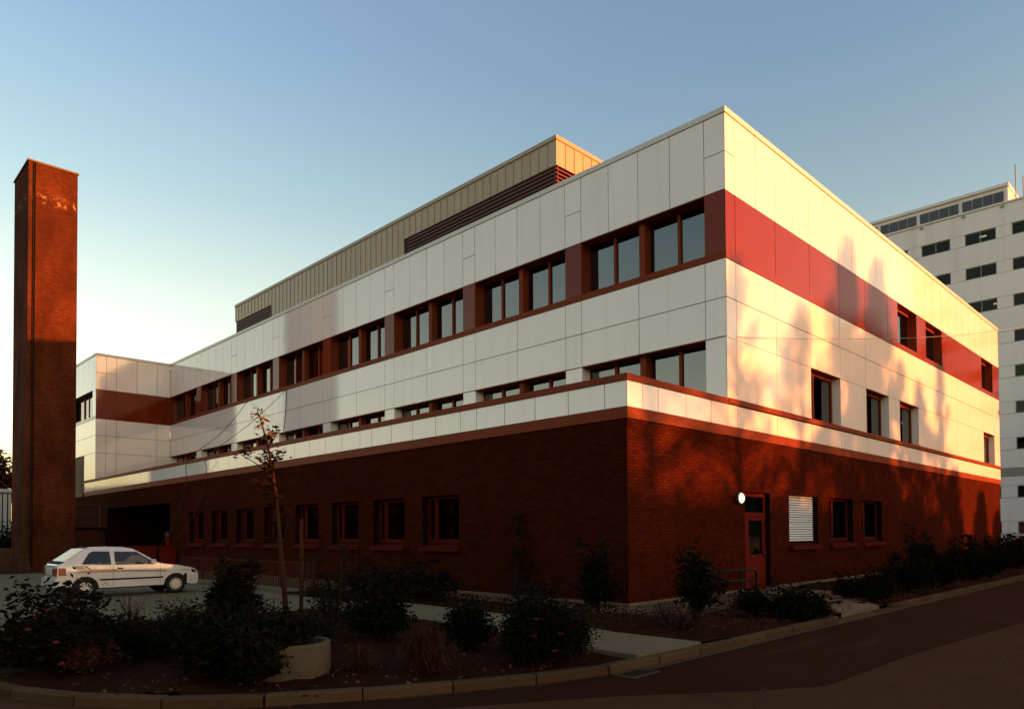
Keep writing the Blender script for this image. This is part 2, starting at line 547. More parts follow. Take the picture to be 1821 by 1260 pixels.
# soil bed inside the kerb, gently uneven
nx, ny = 150, 60
V = []
for j in range(ny + 1):
    for i in range(nx + 1):
        x = -11.1 + 62 * (i / nx) ** 1.5
        y = -4.05 + 14.5 * j / ny
        z = 0.075 + 0.035 * math.sin(x * 2.1 + y) * math.sin(y * 1.7 - x * 0.6) + rng.uniform(-0.022, 0.022)
        V.append((x, y, z))
keep = []
for j in range(ny):
    for i in range(nx):
        a = j * (nx + 1) + i
        x, y, _ = V[a + 1 + nx + 1]
        xl, yl, _ = V[a]
        # inside the curved kerb
        lim = -11.1
        for p, q in zip(KERB[:-1], KERB[1:]):
            if min(p[1], q[1]) <= yl <= max(p[1], q[1]) and abs(p[1] - q[1]) > 1e-6:
                lim = p[0] + (q[0] - p[0]) * (yl - p[1]) / (q[1] - p[1])
        if xl < lim + 0.06 or xl > 45 or yl < -4.06:
            continue
        if y > 5.4 and x < -2.75:
            continue
        if xl > -0.05 and yl > -0.05:
            continue
        keep.append((a, a + 1, a + nx + 2, a + nx + 1))
mb = MB()
mb.v, mb.f = V, keep
structure(mb.obj("planting_bed", 'soil'))

kerb = bpy.data.objects.new("kerb", None)
C.objects.link(kerb)
structure(kerb)
K = resample(KERB, 0.93)
_km = {}
for a, b in zip(K[:-1], K[1:]):
    if a[0] > 48:
        break
    if 1.35 < (a[0] + b[0]) / 2 < 3.5 and a[1] < -4:
        h = 0.035
    else:
        h = 0.105
    L_ = math.hypot(b[0] - a[0], b[1] - a[1])
    key = (round(L_, 2), h)
    if key not in _km:
        g = MB()
        l = key[0] / 2 - 0.009
        prof = [(0.065, -0.1), (0.065, h), (-0.045, h), (-0.065, h - 0.022), (-0.065, -0.1)]
        n0 = len(g.v)
        g.v += [(-l, p, z) for p, z in prof] + [(l, p, z) for p, z in prof]
        g.f += [(0, 1, 2, 3, 4), (9, 8, 7, 6, 5)] + [(i, i + 5, (i + 1) % 5 + 5, (i + 1) % 5) for i in range(5)]
        _km[key] = g.mesh("kerb_stone", 'kerb')
    o = link("kerb_stone", _km[key], kerb, ((a[0] + b[0]) / 2 + rng.uniform(-.006, .006), (a[1] + b[1]) / 2 + rng.uniform(-.008, .008), rng.uniform(-.006, .006)))
    o.rotation_euler = (0, 0, math.atan2(b[1] - a[1], b[0] - a[0]) + rng.uniform(-.008, .008))

def slabs(name, mat_, quads, z0, z1):
    s = bpy.data.objects.new(name, None)
    C.objects.link(s)
    structure(s)
    for q in quads:
        cx = sum(p[0] for p in q) / len(q)
        cy = sum(p[1] for p in q) / len(q)
        qq = [(p[0] - (p[0] - cx) * 0.006, p[1] - (p[1] - cy) * 0.006) for p in q]
        dz = rng.uniform(-.004, .004)
        MB().prism(qq, z0, z1 + dz).obj("concrete_slab", mat_, s)
    return s
# footpath from the kerb up past the left facade
L0 = [(-5.0, -4.05), (-4.95, -2.4), (-4.6, -0.8), (-4.45, 1.0), (-4.4, 2.6), (-4.4, 4.1), (-4.45, 5.6)]
R0 = [(-3.5, -4.05), (-3.5, -2.4), (-3.1, -0.8), (-2.9, 1.0), (-2.85, 2.6), (-2.8, 4.1), (-2.8, 5.6)]
slabs("footpath", 'concrete', [(L0[i], R0[i], R0[i + 1], L0[i + 1]) for i in range(6)], 0.0, 0.125)
# path from the kerb opening to the door
slabs("door_path", 'concrete', [[(1.45, -4.05), (3.45, -4.05), (5.15, -2.75), (3.2, -2.75)], [(3.2, -2.75), (5.15, -2.75), (6.5, -1.7), (4.75, -1.7)],
                                [(4.75, -1.7), (6.5, -1.7), (6.9, -0.02), (4.9, -0.02)]], 0.0, 0.095)
# thin edging strip in front of the wall
slabs("edging", 'kerb', [[(-0.75 + 0.9 * i, -1.80), (0.13 + 0.9 * i, -1.80), (0.13 + 0.9 * i, -1.72), (-0.75 + 0.9 * i, -1.72)] for i in range(6)], 0.0, 0.15)
# concrete yard where the car stands
q = []
for i in range(3):
    for j in range(7):
        x0, x1 = -11.1 + 2.78 * i, -11.1 + 2.78 * (i + 1)
        y0, y1 = 5.65 + 3.6 * j, 5.65 + 3.6 * (j + 1)
        q.append([(x0, y0), (x1, y0), (x1, y1), (x0, y1)])
slabs("yard", 'concrete', q, -0.05, 0.012)
slabs("yard_strip", 'concrete', [[(-2.7, 9.3 + 3.0 * j), (-0.02, 9.3 + 3.0 * j), (-0.02, 12.28 + 3.0 * j), (-2.7, 12.28 + 3.0 * j)] for j in range(8)], -0.05, 0.10)

# ------------------------------------------------------------------ the clinic building
BLD = thing("clinic_building", "long three storey block of white panels and red bands above a dark brick ground floor", "building")
ZB, ZR0, ZR1, ZC0, ZC1 = 4.20, 4.20, 4.45, 5.03, 5.18         # brick top, red band, low parapet cap
Z2H, ZJ, ZS0, ZS1, ZT, ZP, ZTOP = 6.80, 7.86, 8.88, 9.08, 10.69, 12.76, 12.91
XU, XE, YW, YE = 4.25, 33.5, 41.1, 48.0
G = 0.011

def fb(fac, X, name, u0, u1, w0, w1, z0, z1, material, parent=BLD):
    """box on a facade: u along it, w depth behind the plane X, z up"""
    if fac == 'L':
        return bx(name, (X + w0, u0, z0), (X + w1, u1, z1), material, parent)
    return bx(name, (u0, X + w0, z0), (u1, X + w1, z1), material, parent)

def panel(fac, X, u0, u1, z0, z1, material='white', name="cladding_panel"):
    return fb(fac, X, name, u0 + G, u1 - G, 0.0, 0.028, z0 + G, z1 - G, material)

_win = {}
def window(fac, X, u0, u1, z0, z1, d, mull=(), fr=0.03, md=0.07, mat_='redtrim', label=None, pw=0.05, pane='glass'):
    """frame mesh (part) with one pane per light (sub-parts)"""
    W_, H_ = u1 - u0, z1 - z0
    key = (fac, round(W_, 3), round(H_, 3), tuple(round(q - u0, 3) for q in mull), fr, md, mat_, pw, pane)
    def P(a, b, w0, w1, za, zb):
        return ((w0, a, za), (w1, b, zb)) if fac == 'L' else ((a, w0, za), (b, w1, zb))
    if key not in _win:
        g = MB()
        g.box(*P(0, fr, 0, md, 0, H_))
        g.box(*P(W_ - fr, W_, 0, md, 0, H_))
        g.box(*P(fr, W_ - fr, 0, md, 0, fr))
        g.box(*P(fr, W_ - fr, 0, md, H_ - fr, H_))
        for q_ in mull:
            g.box(*P(q_ - u0 - pw, q_ - u0 + pw, -0.02, md, fr, H_ - fr))
        me = g.mesh("window", mat_)
        panes = []
        edges = [fr] + [v for q_ in mull for v in (q_ - u0 - pw, q_ - u0 + pw)] + [W_ - fr]
        for a, b in zip(edges[0::2], edges[1::2]):
            panes.append(MB().box(*P(a, b, md * 0.5, md * 0.5 + 0.008, fr, H_ - fr)).mesh("pane", pane))
        _win[key] = (me, panes)
    me, panes = _win[key]
    o = link("window", me, BLD, (X + d, u0, z0) if fac == 'L' else (u0, X + d, z0))
    if label:
        o['label'] = label
    for p in panes:
        link("pane", p, o)
    return o

# ---- upper left facade (plane x = 4.25)
BAY0, BAYW, BAYP, NB = 0.64, 4.45, 5.13, 8
half = BAYW / 2
q4 = BAYW / 4
D = 0.38
# backing walls behind the cladding
for (z0, z1) in ((ZT + 0.03, ZP), (Z2H + 0.03, ZS0)):
    fb('L', XU, "spandrel_wall", 0.03, YW, 0.029, 0.6, z0, z1, 'joint')
fb('L', XU, "window_head", 0.05, YW - 0.1, 0.0, 0.6, ZT + 0.004, ZT + 0.027, 'redtrim')
fb('L', XU, "window_head", 0.05, YW - 0.1, 0.0, 0.6, Z2H + 0.004, Z2H + 0.027, 'redtrim')
fb('L', XU, "window_sill", 0.0, YW, -0.012, 0.5, ZS0 + 0.012, ZS1, 'redtrim')
fb('L', XU, "sill_wall", 0.03, YW, 0.029, 0.6, 4.3, 5.22, 'joint')
cols = [(0.0, BAY0)] + [(BAY0 + BAYP * k + BAYW, min(BAY0 + BAYP * (k + 1), YW)) for k in range(NB)]
for k, (a, b) in enumerate(cols):
    last = k == NB
    if last:
        b = YW
    panel('L', XU, a + (0.02 if k == 0 else 0), b, ZT + 0.027, 11.73, 'white')
    panel('L', XU, a + (0.02 if k == 0 else 0), b, 11.73, ZP, 'white')
    fb('L', XU, "red_pilaster", a + 0.02 if k == 0 else a, b, 0.0, 0.55, ZS1, ZT + 0.004, 'red')
    panel('L', XU, a + (0.02 if k == 0 else 0), b, ZJ, ZS0 + 0.012)
    panel('L', XU, a + (0.02 if k == 0 else 0), b, Z2H + 0.027, ZJ)
    fb('L', XU, "white_pilaster", a + 0.02 if k == 0 else a, b, 0.0, 0.55, 5.2, Z2H + 0.004, 'white')
for k in range(NB):
    a = BAY0 + BAYP * k
    for j in range(4):
        panel('L', XU, a + q4 * j, a + q4 * (j + 1), ZT + 0.027, ZP)
    for j in range(2):
        panel('L', XU, a + half * j, a + half * (j + 1), ZJ, ZS0 + 0.012)
        panel('L', XU, a + half * j, a + half * (j + 1), Z2H + 0.027, ZJ)
    for (z0, z1) in ((ZS1, ZT + 0.004), (5.22, Z2H + 0.004)):
        fb('L', XU, "window_post", a + half - 0.10, a + half + 0.10, 0.17, 0.5, z0, z1, 'redtrim')
        window('L', XU, a, a + half - 0.10, z0, z1, D, (a + 1.06,))
        window('L', XU, a + half + 0.10, a + BAYW, z0, z1, D, (a + half + 1.16,))
# drawn curtains behind some of the windows
for (a, b, z0, z1, mt) in ((BAY0 + BAYP * 4 + 0.1, BAY0 + BAYP * 4 + 1.9, ZS1, ZT, 'curtain'), (BAY0 + BAYP * 4 + 2.5, BAY0 + BAYP * 4 + 4.3, ZS1, ZT, 'curtain'),
                           (BAY0 + BAYP * 3 + 2.6, BAY0 + BAYP * 3 + 4.4, ZS1, ZT, 'curtain'), (BAY0 + BAYP * 4 + 3.0, BAY0 + BAYP * 4 + 3.35, ZS1, ZT, 'pale_curtain'),
                           (BAY0 + BAYP * 7 + 0.1, BAY0 + BAYP * 7 + 4.3, ZS1, ZT, 'curtain'), (BAY0 + BAYP * 6 + 0.1, BAY0 + BAYP * 6 + 1.2, ZS1, ZT, 'curtain')):
    g = MB()
    n = int((b - a) / 0.07)
    pts = [(XU + 0.62 + 0.025 * (-1) ** i, a + (b - a) * i / n) for i in range(n + 1)]
    for p, r_ in zip(pts[:-1], pts[1:]):
        g.poly([(p[0], p[1], z0), (r_[0], r_[1], z0), (r_[0], r_[1], z1), (p[0], p[1], z1)])
    g.obj("curtain", mt, BLD)

# ---- upper right facade (plane y = 0)
U0, S = 4.74, 1.14
grid = [XU, U0] + [U0 + S * i for i in range(1, 26)] + [XE]
W3 = [(17.28, 19.56), (20.76, 23.04), (29.86, 32.14)]
W2 = [(9.30, 11.58), (13.86, 16.14), (17.36, 19.64), (30.05, 32.33)]
DR = 0.29
def cover(u0, u1, wins):
    """free intervals between windows"""
    p = u0
    for a, b in wins:
        if a > p + 1e-3:
            yield (p, a)
        p = b
    if p < u1:
        yield (p, u1)
for (z0, z1) in ((ZT + 0.03, ZP), (Z2H + 0.03, ZS0)):
    fb('R', 0, "spandrel_wall", XU + 0.03, XE, 0.029, 0.6, z0, z1, 'joint')
for i, (a, b) in enumerate(zip(grid[:-1], grid[1:])):
    if i == 0 or i == len(grid) - 2:
        panel('R', 0, a, b, ZT, 11.73)
        panel('R', 0, a, b, 11.73, ZP)
    else:
        panel('R', 0, a, b, ZT, ZP)
g2 = [XU, U0] + [U0 + 2 * S * i for i in range(1, 13)] + [XE]
for a, b in zip(g2[:-1], g2[1:]):
    panel('R', 0, a, b, ZJ, ZS0)
    panel('R', 0, a, b, Z2H, ZJ)
for wins, z0, z1, mt, nm in ((W3, ZS1, ZT, 'red', "red_panel"), (W2, 5.19, Z2H, 'white', "cladding_panel")):
    for a, b in cover(XU, XE, wins):
        p = a
        for gx in [q_ for q_ in g2 if a + 0.3 < q_ < b - 0.3] + [b]:
            fb('R', 0, nm, p + (G if p != a else 0), gx - (G if gx != b else 0), 0.0, 0.028, z0 + (0.004 if mt == 'red' else G), z1 - 0.004, mt)
            p = gx
        fb('R', 0, "pier_wall", a + (0.03 if a == XU else 0.0), b, 0.029, 0.5, z0, z1, 'white' if mt == 'white' else 'red')
    for a, b in wins:
        fb('R', 0, "window_head", a, b, 0.02, 0.5, z1 - 0.0, z1 + 0.028, 'redtrim')
        window('R', 0, a, b, z0, z1, DR, (a + 0.75, ), fr=0.09, md=0.08, pw=0.045)
fb('R', 0, "window_sill", XU - 0.0, XE, -0.012, 0.5, ZS0 + 0.004, ZS1, 'red')

# ---- low parapet round the ground floor
fb('L', 0, "parapet_cap", -0.03, 43.3, -0.03, 0.33, ZC0, ZC1, 'redtrim')
fb('R', 0, "parapet_cap", 0.331, XU + 0.0, -0.03, 0.33, ZC0, ZC1, 'redtrim')
fb('R', 0, "parapet_cap", XU + 0.002, XE, -0.045, 0.04, ZC0 + 0.02, ZC1 + 0.012, 'redtrim')
fb('L', 0, "parapet_wall", 0.03, 43.3, 0.029, 0.30, ZR0, ZC0, 'joint')
fb('R', 0, "parapet_wall", 0.301, XE, 0.029, 0.30, ZR0, ZC0, 'joint')
fb('L', 0, "red_band", 0.0, 43.3, -0.015, 0.028, ZR0, ZR1, 'redtrim')
fb('R', 0, "red_band", -0.015, XE, -0.016, -0.001, ZR0, ZR1, 'redtrim')
ug = [0.0]
for k in range(9):
    a = BAY0 + BAYP * k
    ug += [a] + [a + q4 * j for j in (1, 2, 3, 4)]
ug = [q_ for q_ in ug if q_ < 43] + [43.3]
for i, (a, b) in enumerate(zip(ug[:-1], ug[1:])):
    panel('L', 0, a + (0.02 if i == 0 else 0), b, ZR1, ZC0, name="parapet_panel")
rg = [0, 0.57, 1.15, 2.29, 3.43, XU] + [U0] + [U0 + 2 * S * i for i in range(1, 13)] + [XE]
for a, b in zip(rg[:-1], rg[1:]):
    panel('R', 0, a, b, ZR1, ZC0, name="parapet_panel")
bx("terrace_roof", (0.3, 0.3, 4.30), (XU + 0.1, YW, 4.45), 'concrete', BLD)

# ---- roof edge
for (a, b) in (((XU - 0.03, -0.03, ZP), (XU + 0.30, YW + 0.0, ZTOP)), ((XU + 0.302, -0.03, ZP), (XE + 0.03, 0.30, ZTOP)),
               ((XE - 0.3, 0.302, ZP), (XE + 0.03, 55, ZTOP)), ((0.05, YW - 0.03, ZP), (XU + 0.3, YW + 0.28, ZTOP)), ((0.02, YW + 0.282, ZP), (0.33, 60, ZTOP))):
    bx("coping", a, b, 'coping', BLD)
bx("roof_deck", (XU + 0.2, 0.2, 12.4), (XE - 0.1, 60, 12.62), 'concrete', BLD)
bx("roof_deck", (0.3, YW + 0.2, 12.38), (XU + 0.198, 60, 12.60), 'concrete', BLD)
bx("end_wall", (XE - 0.25, 0.6, 0.0), (XE, 60, ZP), 'white', BLD)

# ---- rooms behind the glass: floors and an inner wall
bx("inner_wall", (2.2, YW + 0.55, 0.0), (2.3, 60, 12.3), 'room', BLD)
bx("inner_wall", (0.6, 53.0, 0.0), (2.2, 53.1, 12.3), 'room', BLD)
bx("inner_wall", (XU + 6.5, 5.5, 0.0), (XU + 6.7, 60, 12.3), 'room', BLD)
bx("inner_wall", (XU + 6.5, 5.3, 0.0), (XE - 0.3, 5.5, 12.3), 'room', BLD)
for (z0, z1) in ((4.46, 4.60), (7.2, 8.3), (10.9, 11.1)):
    bx("floor_slab", (XU + 0.61, 0.61, z0), (XE - 0.3, 59, z1), 'room', BLD)
for k in range(1, 8):
    y = BAY0 + BAYP * k - 0.4
    bx("partition", (XU + 0.6, y, 4.6), (XU + 6.5, y + 0.12, 7.2), 'room', BLD)
    bx("partition", (XU + 0.6, y, 8.3), (XU + 6.5, y + 0.12, 10.9), 'room', BLD)

# ---- wing at the far end of the left facade
WX0 = 0.05
fb('R', YW, "wing_wall", WX0 + 0.03, XU, 0.029, 0.5, 4.3, ZP, 'joint')
wg = [WX0, 0.60, 1.16, 2.30, 3.46, XU]
for i, (a, b) in enumerate(zip(wg[:-1], wg[1:])):
    if i < 2:
        panel('R', YW, a, b, ZT, 11.73)
        panel('R', YW, a, b, 11.73, ZP)
    else:
        panel('R', YW, a, b, ZT, ZP)
for a, b in ((WX0, 0.60), (0.60, 1.16), (1.16, 3.46), (3.46, XU)):
    for z0, z1 in ((ZJ, ZS0), (Z2H, ZJ), (4.5, Z2H)):
        panel('R', YW, a, b, z0, z1)
for a, b in ((WX0, 1.16), (1.16, 3.46), (3.46, XU)):
    fb('R', YW, "red_panel", a + 0.004, b - 0.004, 0.0, 0.028, ZS1 + 0.004, ZT - 0.004, 'red')
fb('R', YW, "window_sill", WX0 - 0.012, XU, -0.012, 0.03, ZS0 + 0.004, ZS1, 'red')
yl = [YW, 41.75, 42.86, 43.98, 45.1, 46.2, 47.3, 48.4, 49.5, 50.6]
for a, b in zip(yl[:-1], yl[1:]):
    fb('L', WX0, "cladding_panel", a + (0.03 if a == YW else G), b - G, 0, 0.028, ZT + G, ZP - G, 'white')
fb('L', WX0, "wing_wall", YW + 0.5, 60, 0.029, 0.5, ZT + 0.03, ZP, 'joint')
fb('L', WX0, "wing_wall", YW + 0.5, 60, 0.029, 0.5, ZB, ZS0, 'joint')
fb('L', WX0, "white_pilaster", YW + 0.03, 41.8, 0.0, 0.5, ZS1, ZT, 'white')
fb('L', WX0, "window_sill", YW + 0.03, 60, -0.012, 0.5, ZS0 + 0.004, ZS1, 'coping')
window('L', WX0, 41.8, 43.9, ZS1, ZT, 0.3, (42.1, 42.9))
window('L', WX0, 43.9, 46.0, ZS1, ZT, 0.3, (44.9,))
for a, b in ((YW + 0.03, 43.6), (43.6, 46.0), (46.0, 50)):
    for z0, z1 in ((ZJ, ZS0), (Z2H, ZJ)):
        fb('L', WX0, "cladding_panel", a, b - G, 0, 0.028, z0 + G, z1 - G, 'white')
fb('L', WX0, "cladding_panel", YW + 0.03, 43.6, 0, 0.028, 5.0, Z2H - G, 'white')
fb('L', WX0, "window_sill", 43.6, 50, -0.1, 0.4, 4.2, 4.4, 'redtrim')
window('L', WX0, 43.65, 45.2, 4.4, 6.5, 0.02, (44.4,))

# ---- penthouse set back on the roof
PX, PY0, PY1, PZ0, PZT = 8.0, 9.69, 40.04, 12.62, 17.33
PXE = 24.0
LZ = 16.22
LV = [(PY0, 19.85), (34.7, 39.85)]
sw = 0.5
bx("penthouse_wall", (PX + 0.4, PY0 + 0.4, PZ0), (PXE, PY1 - 0.1, PZT - 0.2), 'dark', BLD)
for (a, b) in (((PX - 0.05, PY0 - 0.05, PZT - 0.10), (PX + 0.25, PY1 + 0.05, PZT + 0.06)), ((PX + 0.252, PY0 - 0.05, PZT - 0.10), (PXE, PY0 + 0.25, PZT + 0.06))):
    bx("penthouse_coping", a, b, 'tan', BLD)
n = int(round((PY1 - PY0) / sw))
st = (PY1 - PY0) / n
for i in range(n):
    a, b = PY0 + st * i, PY0 + st * (i + 1)
    lv = any(l0 - 0.1 < (a + b) / 2 < l1 + 0.05 for l0, l1 in LV)
    bx("penthouse_panel", (PX, a + (0.0 if i else 0.0), LZ if lv else PZ0), (PX + 0.05, b - 0.018, PZT - 0.1), 'tan', BLD)
    bx("standing_seam", (PX - 0.028, b - 0.018, LZ if lv else PZ0), (PX + 0.05, b, PZT - 0.1), 'tan', BLD)
n = 30
st = (PXE - PX) / n
for i in range(n):
    a, b = PX + st * i, PX + st * (i + 1)
    bx("penthouse_panel", (a + (0.05 if i == 0 else 0), PY0, LZ), (b - 0.018, PY0 + 0.05, PZT - 0.1), 'tan', BLD)
    bx("standing_seam", (b - 0.018, PY0 - 0.028, LZ), (b, PY0 + 0.05, PZT - 0.1), 'tan', BLD)
bx("seam_backing", (PX + 0.051, PY0 + 0.2, PZ0), (PX + 0.2, PY1, PZT - 0.1), 'dark', BLD)
for l0, l1 in LV:
    for k in range(22):
        z = LZ - 0.165 * (k + 1)
        if z < PZ0 + 0.05:
            break
        g = MB()
        y0 = l0 + 0.03 if l0 > PY0 else PY0 + 0.0
        g.v += [(PX + 0.01, y0, z), (PX + 0.12, y0, z + 0.12), (PX + 0.12, l1, z + 0.12), (PX + 0.01, l1, z), (PX + 0.01, y0, z + 0.035), (PX + 0.12, y0, z + 0.15), (PX + 0.12, l1, z + 0.15), (PX + 0.01, l1, z + 0.035)]
        g.f += [(0, 1, 2, 3), (7, 6, 5, 4), (0, 3, 7, 4), (1, 5, 6, 2), (0, 4, 5, 1), (3, 2, 6, 7)]
        g.obj("louvre_slat", 'louvre', BLD)
for k in range(22):
    z = LZ - 0.165 * (k + 1)
    if z < PZ0 + 0.05:
        break
    g = MB()
    x0, x1 = PX + 0.015, PX + 9.0
    g.v += [(x0, PY0 + 0.01, z), (x0, PY0 + 0.12, z + 0.12), (x1, PY0 + 0.12, z + 0.12), (x1, PY0 + 0.01, z), (x0, PY0 + 0.01, z + 0.035), (x0, PY0 + 0.12, z + 0.15), (x1, PY0 + 0.12, z + 0.15), (x1, PY0 + 0.01, z + 0.035)]
    g.f += [(3, 2, 1, 0), (4, 5, 6, 7), (4, 7, 3, 0), (2, 6, 5, 1), (1, 5, 4, 0), (7, 6, 2, 3)]
    g.obj("louvre_slat", 'louvre', BLD)

# ---- brick ground floor: wall with openings, then real courses of bricks on it
LW = [(5.89 + 2.585 * k, 5.89 + 2.585 * k + 1.69) for k in range(8)]
LOPEN = [(a, b, 1.34, 2.80) for a, b in LW] + [(28.2, 38.5, 0.0, 3.3)]
RW = [(7.74, 9.72), (10.60, 12.56), (13.36, 15.30)]
ROPEN = [(a, b, 1.30, 2.80) for a, b in RW] + [(5.12, 6.55, 0.0, 2.76)]
BO = 0.03                                     # brick face behind the cladding plane
for (a, b, z0, z1) in split(BO + 0.012, YE, 0.15, ZB, LOPEN):
    fb('L', 0, "brick_wall", a, b, BO + 0.012, BO + 0.34, z0, z1, 'mortar')
for (a, b, z0, z1) in split(BO + 0.341, XE, 0.15, ZB, ROPEN):
    fb('R', 0, "brick_wall", a, b, BO + 0.012, BO + 0.34, z0, z1, 'mortar')
CH = 0.075
bricks = []
def lay(fac, n_u, opens):
    nrow = int((ZB - 0.15) / CH)
    for r in range(nrow):
        z = 0.15 + r * CH
        cuts = sorted((o[0], o[1]) for o in opens if o[2] < z + CH * 0.6 and o[3] > z + CH * 0.4)
        segs = list(cover(BO if fac == 'R' else BO + 0.0, n_u, cuts))
        for (a, b) in segs:
            off = 0.1125 if r % 2 else 0.0
            k = math.floor((a - off) / 0.225)
            while True:
                u0, u1 = max(a, off + 0.225 * k), min(b, off + 0.225 * (k + 1))
                k += 1
                if u0 >= b - 1e-6:
                    break
                if u1 - u0 > 0.03:
                    bricks.append((fac, u0, u1 - 0.010, z, r))
lay('L', YE, LOPEN)
lay('R', XE, ROPEN)
def bdist(t):
    p = Vector((BO, (t[1] + t[2]) / 2, t[3])) if t[0] == 'L' else Vector(((t[1] + t[2]) / 2, BO, t[3]))
    v = p - CAMPOS
    cosi = abs(v.x if t[0] == 'L' else v.y) / v.length
    lit = 3.0 if (t[0] == 'R' and t[3] > 1.2) else 1.0
    return -lit * cosi / v.length_squared * (t[2] - t[1])
bricks.sort(key=bdist)
_bm = {}
for t in bricks[:300]:
    fac, u0, u1, z, r = t
    e = rng.uniform(-0.003, 0.003)
    fb(fac, 0, "brick", u0, u1, BO, BO + 0.015, z, z + CH - 0.010, 'brick').location += Vector((e, 0, 0)) if fac == 'L' else Vector((0, e, 0))
g = MB()
for fac, u0, u1, z, r in bricks[300:]:
    e = BO + rng.uniform(-0.003, 0.003)
    n = len(g.v)
    zz = z + CH - 0.010
    if fac == 'L':
        g.v += [(e, u0, z), (e, u1, z), (e, u1, zz), (e, u0, zz), (e + .015, u0, z), (e + .015, u1, z), (e + .015, u1, zz), (e + .015, u0, zz)]
        g.f += [tuple(n + i for i in q_) for q_ in ((3, 2, 1, 0), (0, 1, 5, 4), (2, 3, 7, 6), (1, 2, 6, 5), (3, 0, 4, 7))]
    else:
        g.v += [(u0, e, z), (u1, e, z), (u1, e, zz), (u0, e, zz), (u0, e + .015, z), (u1, e + .015, z), (u1, e + .015, zz), (u0, e + .015, zz)]
        g.f += [tuple(n + i for i in q_) for q_ in ((0, 1, 2, 3), (4, 5, 1, 0), (6, 7, 3, 2), (5, 6, 2, 1), (7, 4, 0, 3))]
o = g.obj("brickwork", 'brick', BLD)
o['kind'] = 'stuff'
# pale concrete plinth in lengths
for k in range(14):
    fb('L', 0, "plinth", 0.0 + 2.2 * k, 2.19 + 2.2 * k, 0.0, 0.3, -0.05, 0.15, 'concrete')
for a, b in ((0.301, 2.4), (2.41, 5.1), (6.56, 8.6), (8.61, 10.8), (10.81, 13.0), (13.01, 15.2), (15.21, 17.4), (17.41, 22), (22.01, 28), (28.01, XE)):
    fb('R', 0, "plinth", a, b, 0.0, 0.3, -0.05, 0.15, 'concrete')
# ground floor windows with sloping red sills
def sill(fac, a, b, z):
    g = MB()
    pr = [(-0.10, z), (-0.10, z + 0.10), (0.22, z + 0.20), (0.22, z)]
    n = 4
    for u in (a - 0.02, b + 0.02):
        g.v += [((w_, u, zz) if fac == 'L' else (u, w_, zz)) for w_, zz in pr]
    fs = [(0, 1, 2, 3), (7, 6, 5, 4)] + [(i, i + 4, (i + 1) % 4 + 4, (i + 1) % 4) for i in range(4)]
    g.f = fs if fac == 'R' else [f_[::-1] for f_ in fs]
    g.obj("window_sill", 'redframe', BLD)
for a, b in LW:
    sill('L', a, b, 1.20)
    window('L', BO, a, b, 1.42, 2.80, 0.2, (b - 0.42,), fr=0.12, md=0.08, pw=0.07, mat_='redframe', pane='lowglass')
for i, (a, b) in enumerate(RW):
    sill('R', a, b, 1.14)
    wobj = window('R', BO, a, b, 1.36, 2.80, 0.2, (a + 0.62,) if i else (), fr=0.10, md=0.08, pw=0.07, mat_='redframe', pane='lowglass',
                  label="ground floor window with a white venetian blind" if i == 0 else None)
# white blind outside the first ground floor window
a, b = RW[0]
vb = bpy.data.objects.new("venetian_blind", None)
C.objects.link(vb)
vb.parent = BLD
vb['label'] = "white venetian blind let down in a window beside the door"
bl = None
for k in range(19):
    z = 1.40 + k * 0.073
    if bl is None:
        g = MB()
        g.v += [(0, 0, 0), (b - a - 0.16, 0, 0), (b - a - 0.16, 0.045, 0.05), (0, 0.045, 0.05), (0, 0.004, -0.004), (b - a - 0.16, 0.004, -0.004), (b - a - 0.16, 0.049, 0.046), (0, 0.049, 0.046)]
        g.f += [(0, 1, 2, 3), (7, 6, 5, 4), (0, 4, 5, 1), (1, 5, 6, 2), (2, 6, 7, 3), (3, 7, 4, 0)]
        bl = g.mesh("slat", 'blind')
    link("slat", bl, vb, (a + 0.08, BO + 0.12, z))
# loading bay recess
bx("bay_wall", (2.6, 28.2, 0), (2.7, 38.5, 3.3), 'mortar', BLD)
bx("bay_wall", (0.38, 28.1, 0), (2.6, 28.199, 3.3), 'mortar', BLD)
bx("bay_wall", (0.38, 38.501, 0), (2.6, 38.6, 3.3), 'mortar', BLD)
bx("ground_floor_inner", (3.2, 0.9, 0.0), (3.3, 27, 4.0), 'dark', BLD)
bx("ground_floor_inner", (3.31, 2.4, 0.0), (30, 2.5, 4.0), 'dark', BLD)
bx("bay_ceiling", (0.38, 28.2, 3.3), (2.7, 38.5, 3.45), 'mortar', BLD)

# ---- red door
door = MB()
dy0, dy1 = BO + 0.15, BO + 0.22
for a_, b_ in (((5.12, dy0, 0.02), (5.22, dy1, 2.76)), ((6.45, dy0, 0.02), (6.55, dy1, 2.76)), ((5.22, dy0, 2.66), (6.45, dy1, 2.76)), ((5.22, dy0, 2.10), (6.45, dy1, 2.22))):
    door.box(a_, b_)
dframe = door.obj("door_frame", 'redbox', BLD)
leaf = MB()
for a_, b_ in (((5.23, dy0 - 0.02, 0.03), (5.56, dy1 - 0.01, 2.09)), ((6.34, dy0 - 0.02, 0.03), (6.44, dy1 - 0.01, 2.09)), ((5.56, dy0 - 0.02, 0.03), (6.34, dy1 - 0.01, 1.06)), ((5.56, dy0 - 0.02, 2.0), (6.34, dy1 - 0.01, 2.09))):
    leaf.box(a_, b_)
leaf = leaf.obj("door", M['redbox'], BLD)
leaf['label'] = "red door with a tall glass light"
MB().box((5.56, dy0 + 0.015, 1.06), (6.34, dy0 + 0.023, 2.0)).obj("pane", 'glass', leaf)
